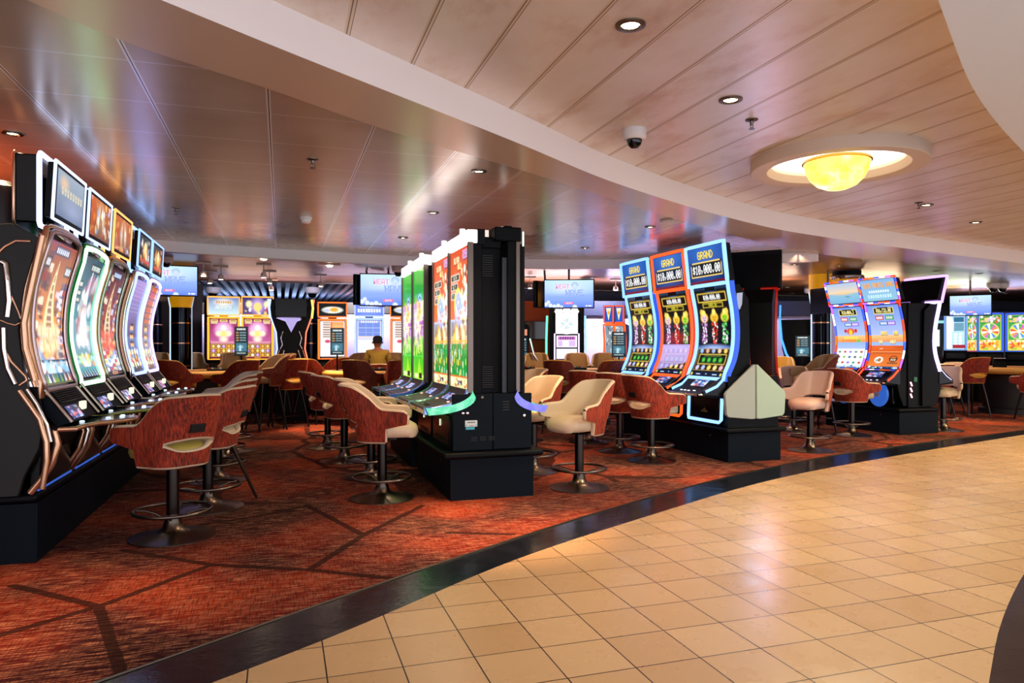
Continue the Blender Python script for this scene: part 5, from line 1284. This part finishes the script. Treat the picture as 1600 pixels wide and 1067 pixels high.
# white window-like kiosk far right
x, y = at(1468, 18.5); t = thing('kiosk', 'far teal glass kiosk with a bright white panel, behind the side-on machine', 'kiosk', (x, y, 0), rot_to(1468))
MB().box(-.40, .40, .02, .5, 0, 1.9, mat('teal_frame', '2c4a50', .3)).build('body', t, .01); MB().box(-.3, .0, -.01, .02, 1.35, 1.78, em('e8f8f4', 1.3)).build('white_panel', t); MB().box(-.38, .42, -.03, .0, 1.95, 2.02, em('90d8d8', 1.0)).build('top_strip', t)
MB().prism([(.04, .9), (.12, 1.85), (.3, 1.85), (.2, .9)], -.03, .01, glass_dark, 'y').build('glass_pane', t)
# columns
def column(px, d, r, lb, top=True, zt=2.12, col=None):
    x, y = at(px, d); t = thing('column', lb, 'column', (x, y, 0), rot_to(px))
    MB().lathe([(r, 0), (r, zt)], mat('mirror_black_column', '20242c', .12, .9), seg=32).build('shaft', t)
    m = MB(); [m.lathe([(r+.004, 0), (r+.004, .025)], bronze, (0, 0, z), 32) for z in (.5, .95, 1.4, 1.8)]; m.build('bands', t)
    if top:
        MB().lathe([(r*1.0, zt), (r*1.25, zt+.28), (r*1.25, 2.76)], yellow_glow, seg=32).build('yellow_head', t)
        MB().tube([(-r*.95, -.06, .8), (-r*.95, -.06, zt), (-r*1.2, -.06, zt+.3)], .018, em('c0d8e8', 1.2), seg=6).build('edge_light', t)
        MB().tube([(r*.95, -.06, .8), (r*.95, -.06, zt), (r*1.2, -.06, zt+.3)], .014, em('b0c0d0', .9), seg=6).build('edge_light', t)
column(283, 14.2, .20, 'dark mirror column with yellow head under the left television')
column(1283, 14.0, .18, 'dark mirror column with yellow head left of the bonus machines')
column(485, 14.6, .20, 'dark mirror column with copper bands left of the orange machine', False, 2.3)
column(236, 15.2, .22, 'dark column with copper bands behind the left machine row', False, 2.3)
column(327, 14.9, .10, 'slim dark column with copper bands left of the red machines', False, 2.3)
x, y = at(1323, 13.4); t = thing('column', 'column head with yellow drum and chrome rim above the bonus machines', 'column', (x, y, 0))
MB().lathe([(.16, 0), (.16, 2.3)], mat('mirror_black_column', '20242c', .12, .9), seg=28).build('shaft', t); MB().lathe([(.24, 2.3), (.26, 2.42), (.26, 2.60)], yellow_glow, seg=32).build('yellow_drum', t); MB().lathe([(.29, 2.6), (.31, 2.62), (.31, 2.66), (.29, 2.68)], chrome, seg=32).build('rim', t); MB().lathe([(.25, 2.68), (.25, 2.76)], dark, seg=32).build('collar', t)
# dark wall screen and small cupboards far left
x, y = at(842, 14.7); t = thing('wall_monitor', 'black switched-off screen on the orange wall left of the prize wheel', 'monitor', (x, y, 1.5), rot_to(842)); MB().box(-.32, .16, -.05, 0, 0, .36, glass_dark).build('panel', t, .004); MB().box(-.33, .17, -.045, -.002, -.01, .37, black).build('frame', t)
x, y = at(818, 13.8); t = thing('slot_machine', 'narrow blue-lit machine screen just right of the black block', 'slot machine', (x, y, 0), rot_to(818)); MB().box(-.16, .1, .02, .4, 0, 1.78, black).build('cabinet', t, .01)
screen('screen', lambda u, v: (-.13+.2*u, .015, 1.52-.52*v), art_sign(4), t); MB().box(-.13, .07, .0, .02, 1.56, 1.68, em('e89070', .9)).build('topper_light', t); MB().tube([(.12, 0, 1.5), (.2, 0, 1.2), (.36, 0, .95)], .02, chrome, seg=6).build('chrome_edge', t)

# ------------------------------------------------------------------ televisions
TVA = art_tv()
def television(px, py, d, w, lb, rz=0, back=True, side=-1):
    x, y = at(px, d); z = HC-(py-541)*d/F; t = thing('television', lb, 'television', (x, y, z), rot_to(px)+rz, 'hanging televisions')
    h = w*.56
    MB().box(-w/2-.02, w/2+.02, 0, .06, -h/2-.02, h/2+.02, blackg).build('housing', t, .006)
    screen('screen', lambda u, v: ((u-.5)*w, -.004, h/2-h*v), TVA, t, art_hi)
    m = MB().tube([(0, .05, h/2-.1), (0, .10, h/2+.05), (0, .10, 2.76-z)], .02, steel, seg=8).build('ceiling_pole', t)
    if back:
        b = thing('television', lb.replace('lit', 'unlit black').replace('showing HEAT WAVE', 'turned away, back to back'), 'television', (x+math.cos(rot_to(px))*side*w*.30, y+math.sin(rot_to(px))*side*w*.30+.35, z), rot_to(px)+rz+side*-.95)
        MB().box(-w*.45, w*.45, -.03, .03, -h/2, h/2, blackg).build('housing', b, .006)
        MB().box(-w*.43, w*.43, -.036, -.03, -h/2+.02, h/2-.02, glass_dark).build('screen', b)
        MB().tube([(0, .05, h/2-.1), (0, .07, 2.76-z)], .02, steel, seg=8).build('ceiling_pole', b)
television(264, 438, 11.9, .86, 'lit hanging television showing HEAT WAVE, far left behind the machine row')
television(607, 453, 13.0, 1.0, 'lit hanging television showing HEAT WAVE, left of the green-screen machines')
television(889, 459, 12.9, .88, 'lit hanging television showing HEAT WAVE, above the prize wheel')
television(1516, 477, 15.2, .74, 'lit hanging television showing HEAT WAVE, far right')
x, y = at(1290, 13.2); t = thing('television', 'unlit black hanging television left of the striped toppers', 'television', (x, y, 2.2), rot_to(1290)-.9); MB().box(-.4, .4, -.03, .03, -.24, .24, blackg).build('housing', t, .006); MB().tube([(0, .05, .2), (0, .05, .56)], .02, steel, seg=8).build('ceiling_pole', t)

# ------------------------------------------------------------------ gaming tables
def game_table(px, d, a, b, lb, rz=0, z=.93):
    x, y = at(px, d); t = thing('gaming_table', lb, 'gaming table', (x, y, 0), rot_to(px)+rz)
    MB().lathe([(.62, 0), (.62, .1), (.55, .12), (.62, z-.16), (.80, z-.1)], mat('table_base_black', '0a0a0c', .5), seg=48, sx=a, sy=b).build('base', t, smooth=50)
    MB().lathe([(.78, z-.12), (.92, z-.13), (1.0, z-.09), (1.015, z-.045), (.99, z-.01), (.92, z+.005), (.84, z-.01), (.80, z-.04)], rail_m, seg=64, sx=a, sy=b).build('padded_rail', t, smooth=60)
    MB().lathe([(.83, z-.05), (.83, z-.02), (.0, z-.018)], felt_m, seg=48, sx=a, sy=b).build('felt_top', t)
    return t, x, y
game_table(318, 12.4, 1.05, .65, 'oval gaming table with tan rail between the two left russet stools')
game_table(600, 12.5, 1.05, .65, 'oval gaming table with bright tan rail left of the green-screen machines')
game_table(893, 12.4, 1.10, .7, 'oval gaming table with tan rail below the prize wheel', 0, .95)
game_table(1226, 12.9, .6, .5, 'small gaming table with tan rail behind the grey end panels')
game_table(1585, 14.4, 1.0, .8, 'dark gaming table at the far right edge')
def chip_tray(px, d, z, lb, w=.3):
    x, y = at(px, d); t = thing('chip_tray', lb, 'chip tray', (x, y, z), rot_to(px)); MB().box(-w/2, w/2, -.06, .06, 0, .05, blackg).build('tray', t, .006)
    m = MB(); [m.lathe([(.018, 0), (.018, .02), (0, .021)], mat(('red_chip', 'white_chip', 'green_chip')[i % 3], ('b02820', 'e0e0e0', '2c8a48')[i % 3], .4), (-w/2+.04+.045*i, 0, .05), 10) for i in range(int(w/.05))]; m.build('chips', t)
chip_tray(348, 12.2, .915, 'black chip tray on the left gaming table', .5); chip_tray(600, 12.3, .915, 'black chip tray on the gaming table before the seated person', .6)
chip_tray(903, 12.2, .935, 'chip tray with red chips on the table below the prize wheel', .3); chip_tray(827, 12.3, .935, 'small black device on the table right of the black block', .2)
# card shuffler and lamp on far right table
x, y = at(1562, 14.3); t = thing('card_shoe', 'dark card shoe with pale top on the far right table', 'card shoe', (x, y, .915), rot_to(1562)); MB().prism([(-.2, 0), (.2, 0), (.2, .12), (-.05, .2)], -.12, .12, black).build('body', t, .01); MB().box(-.1, .1, -.1, .05, .19, .2, white).build('lid', t)

def menu_stand(px, py, w, h, d, lb, k):
    x, y = at(px, d); z = HC-(py-541)*d/F
    t = thing('menu_stand', lb, 'sign', (x, y, .915), rot_to(px), 'small black limit signs on the gaming tables')
    MB().lathe([(.09, 0), (.09, .012), (.015, .02), (.0, .02)], black, seg=24).build('foot', t); MB().tube([(0, 0, .015), (0, 0, z-h/2-.9)], .014, black, seg=8).build('post', t)
    p = MB().box(-w/2, w/2, -.015, .02, z-h/2-.915, z+h/2-.915, blackg).build('panel', t, .004); screen('panel_picture', lambda u, v: ((u-.5)*(w-.02), -.019, z+h/2-.925-(h-.02)*v), art_sign(k), p)
menu_stand(377, 533, .22, .50, 12.2, 'black limit sign standing between the two red machines', 0)
menu_stand(527, 533.5, .235, .47, 12.4, 'black limit sign in front of the orange machine', 1)
menu_stand(967, 538, .24, .44, 12.2, 'black limit sign beside the leftmost jackpot machine', 2)
menu_stand(1254, 541, .24, .37, 12.2, 'black limit sign near the yellow-headed column at right', 3)

# stools at the tables
GT = 'stools at the left gaming table'; GM = 'stools at the gaming table left of centre'; GQ = 'stools at the table below the prize wheel'
chair('tall', 275, 0, R(180)+rot_to(275)-.6, 'dark russet stool with orange rim behind the farthest left machine', GT, d=11.1)
chair('tall', 372, 0, R(180)+rot_to(375)+.6, 'dark russet stool with orange arm reaching left, at the left gaming table', GT, d=11.1)
for px, d, rz, lb in ((246, 14.2, 0, 'brown-backed stool beyond the left table, leftmost'), (300, 14.2, 0, 'brown-backed stool beyond the left table, between column and red machine'), (366, 13.9, .1, 'brown-backed stool beyond the left table under the limit sign')):
    chair('tall_tan', px, 0, rot_to(px)+rz, lb, GT, d=d-(.45 if px == 366 else 0))
chair('tall_tan', 416, 0, rot_to(416)-1.1, 'olive-brown stool turned sideways at the right of the left table, front one', GT, d=11.5)
chair('tall_tan', 428, 0, rot_to(428)-1.1, 'olive-brown stool turned sideways, just behind its twin at the left table', GT, d=12.4)
chair('tall', 451, 0, R(180)+rot_to(451)+.55, 'russet four-legged stool in the aisle, left one of two side by side', GM, d=11.9)
chair('tall', 487, 0, R(180)+rot_to(487)-.55, 'russet four-legged stool in the aisle, right one of two side by side', GM, d=12.5)
chair('tall', 516, 0, R(180)+rot_to(516)+.9, 'russet stool partly hidden left of the limit sign by the orange machine', GM, d=13.6)
chair('tall_tan', 552, 0, rot_to(545)-.7, 'pale brown stool behind the table, right of the limit sign', GM, d=13.9)
chair('tall_brown', 565, 0, R(180)+rot_to(565)-.5, 'dark russet stool with ochre seat and orange arm, before the tan rail', GM, d=11.2)
chair('tall_tan', 480, 0, rot_to(480), 'brown stool top showing just above the two aisle stools', GM, d=14.2)
chair('tall_tan', 614, 0, rot_to(614)-.1, 'brown-backed stool behind the table, right of the seated person', GM, d=13.8)
chair('tall', 628, 0, R(180)+rot_to(628), 'orange-armed stool mostly hidden by the green-screen machines', GM, d=11.2)
chair('tall_brown', 876, 0, R(180)+rot_to(876)-.25, 'dark brown stool back before the tan rail, left of two under the prize wheel', GQ, d=11.1)
chair('tall_brown', 955, 0, R(180)+rot_to(955)+.3, 'dark brown stool back before the limit sign beside the jackpot row', GQ, d=11.1)
for px, lb in ((838, 'tan stool beyond the table, just right of the black block'), (901, 'tan stool beyond the table right under the prize wheel'), (944, 'tan stool beyond the table left of the limit sign')):
    chair('tall_tan', px, 0, rot_to(px), lb, GQ, d=13.5)
chair('red', 818, 0, rot_to(818)-.9, 'russet stool with cream seat showing just past the black block', GQ, d=10.2)
GS = 'stools round the small table behind the end panels'
chair('tall', 1222, 0, rot_to(1222), 'ochre stool behind the small table, nearest the jackpot row', GS, d=14.0)
chair('tall_tan', 1272, 0, rot_to(1272)-1.0, 'brown stool turned sideways left of the bonus machines', GS, d=11.4)
chair('tall', 1297, 0, rot_to(1297)-.2, 'ochre-lined stool just left of the striped bonus machines', GS, d=13.0)
GY = 'stools at the far right table'
chair('low_legged', 1478, 0, rot_to(1478)-.6, 'tan stool beyond the side-on machine, farthest back', GY, d=14.6)
chair('low_legged', 1462, 0, R(180)+rot_to(1462)+.5, 'russet stool back just right of the side-on machine', GY, d=13.6)
chair('tall', 1516, 0, R(180)+rot_to(1516)+.7, 'russet four-legged stool with cream seat at the far right table', GY, d=13.9)
chair('low_legged', 1618, 0, R(180)+rot_to(1618)+.5, 'orange-red stool arm cut by the right photo edge', GY, d=12.9)

# ------------------------------------------------------------------ the seated person
x, y = at(590, 13.55)
t = thing('person', 'person seated with back to us, yellow shirt and dark hair, by the blue machine', 'person', (x, y, 0), rot_to(590)+PI+.1)
def loft(rings, mt, n=20):
    """rings: (cx, cy, cz, rx, ry)"""
    m = MB(); vs = []
    for cx, cy, cz, rx, ry in rings:
        for k in range(n): a = 2*PI*k/n; vs.append((cx+rx*math.cos(a), cy+ry*math.sin(a), cz))
    fs = [(i*n+k, i*n+(k+1) % n, (i+1)*n+(k+1) % n, (i+1)*n+k) for i in range(len(rings)-1) for k in range(n)]+[tuple(range(n-1, -1, -1)), tuple((len(rings)-1)*n+k for k in range(n))]
    return m.add(vs, fs, mt)
def skin_body(verts, edges, radii, name, parent, mt, lev=2):
    me = bpy.data.meshes.new(name); me.from_pydata(verts, edges, []); o = bpy.data.objects.new(name, me); C.objects.link(o); o.parent = parent
    o.modifiers.new('skin', 'SKIN'); me.skin_vertices or None
    sv = me.skin_vertices[0].data if len(me.skin_vertices) else None
    if sv is None:
        bm = bmesh.new(); bm.from_mesh(me); bm.verts.layers.skin.verify(); bm.to_mesh(me); bm.free(); sv = me.skin_vertices[0].data
    for i, r in enumerate(radii): sv[i].radius = (r, r) if not isinstance(r, tuple) else r
    sv[0].use_root = True
    md = o.modifiers.new('sub', 'SUBSURF'); md.levels = lev; md.render_levels = lev
    me.materials.append(mt); return o
skin_m = mat('skin', 'a8704c', .55)
V = [(0, 0, .84), (0, .01, 1.0), (0, .02, 1.14), (0, .0, 1.24), (0, -.01, 1.31), (0, -.015, 1.37), (0, -.01, 1.43), (0, -.005, 1.48),
     (-.17, 0, 1.22), (-.22, -.03, 1.02), (-.20, -.25, .98), (-.19, -.32, .98), (.17, 0, 1.22), (.22, -.03, 1.02), (.20, -.25, .98), (.19, -.32, .98),
     (-.1, -.02, .80), (-.12, -.40, .80), (-.12, -.42, .42), (-.12, -.52, .33), (.1, -.02, .80), (.12, -.40, .80), (.12, -.42, .42), (.12, -.52, .33)]
for s in (-1, 1):
    for k in range(4): V.append((s*(.165+.018*k), -.37-.006*(k in (1, 2)), .975))
    V.append((s*.150, -.335, .985))
E_ = [(0, 1), (1, 2), (2, 3), (3, 4), (4, 5), (5, 6), (6, 7), (3, 8), (8, 9), (9, 10), (10, 11), (3, 12), (12, 13), (13, 14), (14, 15), (0, 16), (16, 17), (17, 18), (18, 19), (0, 20), (20, 21), (21, 22), (22, 23)]
E_ += [(11, 24+k) for k in range(5)]+[(15, 29+k) for k in range(5)]
Rr = [(.15, .11), (.15, .11), (.15, .11), (.12, .09), .05, .075, .09, .065, .06, .045, .032, .035, .06, .045, .032, .035, .09, .075, .05, .04, .09, .075, .05, .04]+[.009]*10
bd = skin_body(V, E_, Rr, 'body', t, skin_m)
skin_body([(0, 0, .86), (0, .01, 1.0), (0, .02, 1.14), (0, .0, 1.23), (0, -.01, 1.285), (-.17, 0, 1.225), (-.215, -.02, 1.07), (.17, 0, 1.225), (.215, -.02, 1.07)], [(0, 1), (1, 2), (2, 3), (3, 4), (3, 5), (5, 6), (3, 7), (7, 8)], [(.17, .13), (.165, .125), (.165, .125), (.13, .10), .062, .075, .058, .075, .058], 'yellow_shirt', t, mat('yellow_shirt_cloth', 'a48a34', .85))
hm = MB(); hm.lathe([(.088, -.02), (.100, .03), (.100, .07), (.085, .105), (.05, .125), (0, .13)], mat('dark_hair', '1c1a22', .8), (0, .012, 1.425), 24, .92, 1.08); hm.build('hair', t, smooth=70)
fm = MB()
for s in (-1, 1): fm.lathe([(.012, -.02), (.016, 0), (.01, .022)], skin_m, (s*.092, 0, 1.42), 10)
fm.lathe([(.014, -.02), (.006, .03)], skin_m, (0, -.098, 1.42), 8)
fm.build('ears_and_nose', t)
fm = MB(); [fm.lathe([(.001, -.008), (.008, 0), (.001, .008)], black, (s*.032, -.088, 1.445), 8) for s in (-1, 1)]; fm.build('eyes', t)
fm = MB(); fm.box(-.024, .024, -.094, -.085, 1.385, 1.391, mat('lips', '8a4a40', .6)); fm.build('mouth', t)
MB().tube([(-.12, -.02, .78), (-.12, -.40, .78), (-.12, -.42, .45)], [.10, .088, .06], mat('dark_trousers', '1c1c24', .8), seg=12).build('trousers', t)
MB().tube([(.12, -.02, .78), (.12, -.40, .78), (.12, -.42, .45)], [.10, .088, .06], mat('dark_trousers', '1c1c24', .8), seg=12).build('trousers', t)
chair('red', 590, 0, rot_to(590)+PI+.1, 'stool carrying the seated person in yellow', GM, d=13.55)

# ------------------------------------------------------------------ light of the wider room
def area(x, y, z, sx, sy, e, col, rot=(0, 0, 0), nm='ceiling_panel_light'):
    l = bpy.data.lights.new(nm, 'AREA'); l.shape = 'RECTANGLE'; l.size = sx; l.size_y = sy; l.energy = e; l.color = col
    o = bpy.data.objects.new(nm, l); C.objects.link(o); o.location = (x, y, z); o.rotation_euler = rot; return o
# corridor downlights outside the photograph (same fittings, behind and right of the camera)
for x, y, e in ((.6, .6, 30), (5.2, 2.9, 40), (9.2, 5.4, 300), (11.5, 6.3, 340), (13.5, 7.0, 340), (5.6, 5.3, 50)):
    spot(x, y, 2.66, e, (1, .76, .36), 130)
# carpet spots that make warm pools
for x, y, e in ((-1.2, 4.3, 260), (-1.6, 3.3, 160), (1.45, 5.1, 520), (4.1, 6.6, 240), (5.9, 6.95, 120), (.85, 12.0, 620), (2.9, 7.2, 200), (3.0, 9.2, 200), (8.3, 7.9, 160), (11.5, 10, 300)):
    spot(x, y, 2.68, e, (1, .58, .30), 48, .9)
for px, e, c in ((350, 60, (.75, .72, 1)), (560, 80, (.75, .72, 1)), (700, 40, (.8, .75, 1)), (950, 90, (.78, .74, 1)), (1150, 60, (.7, .72, 1))):
    x, y = at(px, 14.9); l = area(x, y, 2.6, .8, .1, e, c, (R(30), 0, rot_to(px)), 'alcove_wall_fill')  # added unseen fill lights that brighten the lavender alcove walls

# added upward fill lights, without fittings, that brighten the brown ceiling
for px, e, c, d in ((180, 14, (1, .62, .42), 15.6), (420, 16, (1, .6, .38), 14.9), (560, 16, (.8, .6, .8), 14.9), (860, 60, (.9, .6, .6), 15.0), (1010, 60, (.75, .65, 1), 15.0), (1180, 50, (1, .65, .45), 15.0), (1340, 60, (1, .72, .45), 15.4), (1480, 50, (.8, .9, .6), 17.0), (1560, 40, (.6, .6, 1), 17.5)):
    x, y = at(px, d); area(x, y, 2.36, 1.6, .12, e, c, (PI, 0, rot_to(px)), 'ceiling_fill_light')
for px, e, c in ((420, 60, (.5, .65, 1)), (620, 50, (.8, .45, .5))):
    x, y = at(px, 20.0); area(x, y, 2.2, 3, 1, e, c, (PI, 0, 0), 'slat_fill_light')  # added unseen fill lights below the slats to lift them
w = bpy.data.worlds.new('world'); sc.world = w; w.use_nodes = True
w.node_tree.nodes['Background'].inputs[0].default_value = (.80, .80, .88, 1); w.node_tree.nodes['Background'].inputs[1].default_value = 2.3
sc.view_settings.view_transform = 'Standard'; sc.view_settings.look = 'None'; sc.view_settings.exposure = .22; sc.view_settings.gamma = 1; sc.view_settings.use_curve_mapping = False
cy = sc.cycles
cy.use_denoising = True; cy.max_bounces = 6; cy.diffuse_bounces = 3; cy.glossy_bounces = 3; cy.transmission_bounces = 2; cy.sample_clamp_indirect = 4; cy.sample_clamp_direct = 0
cy.caustics_reflective = False; cy.caustics_refractive = False; cy.use_light_tree = True; cy.blur_glossy = .5
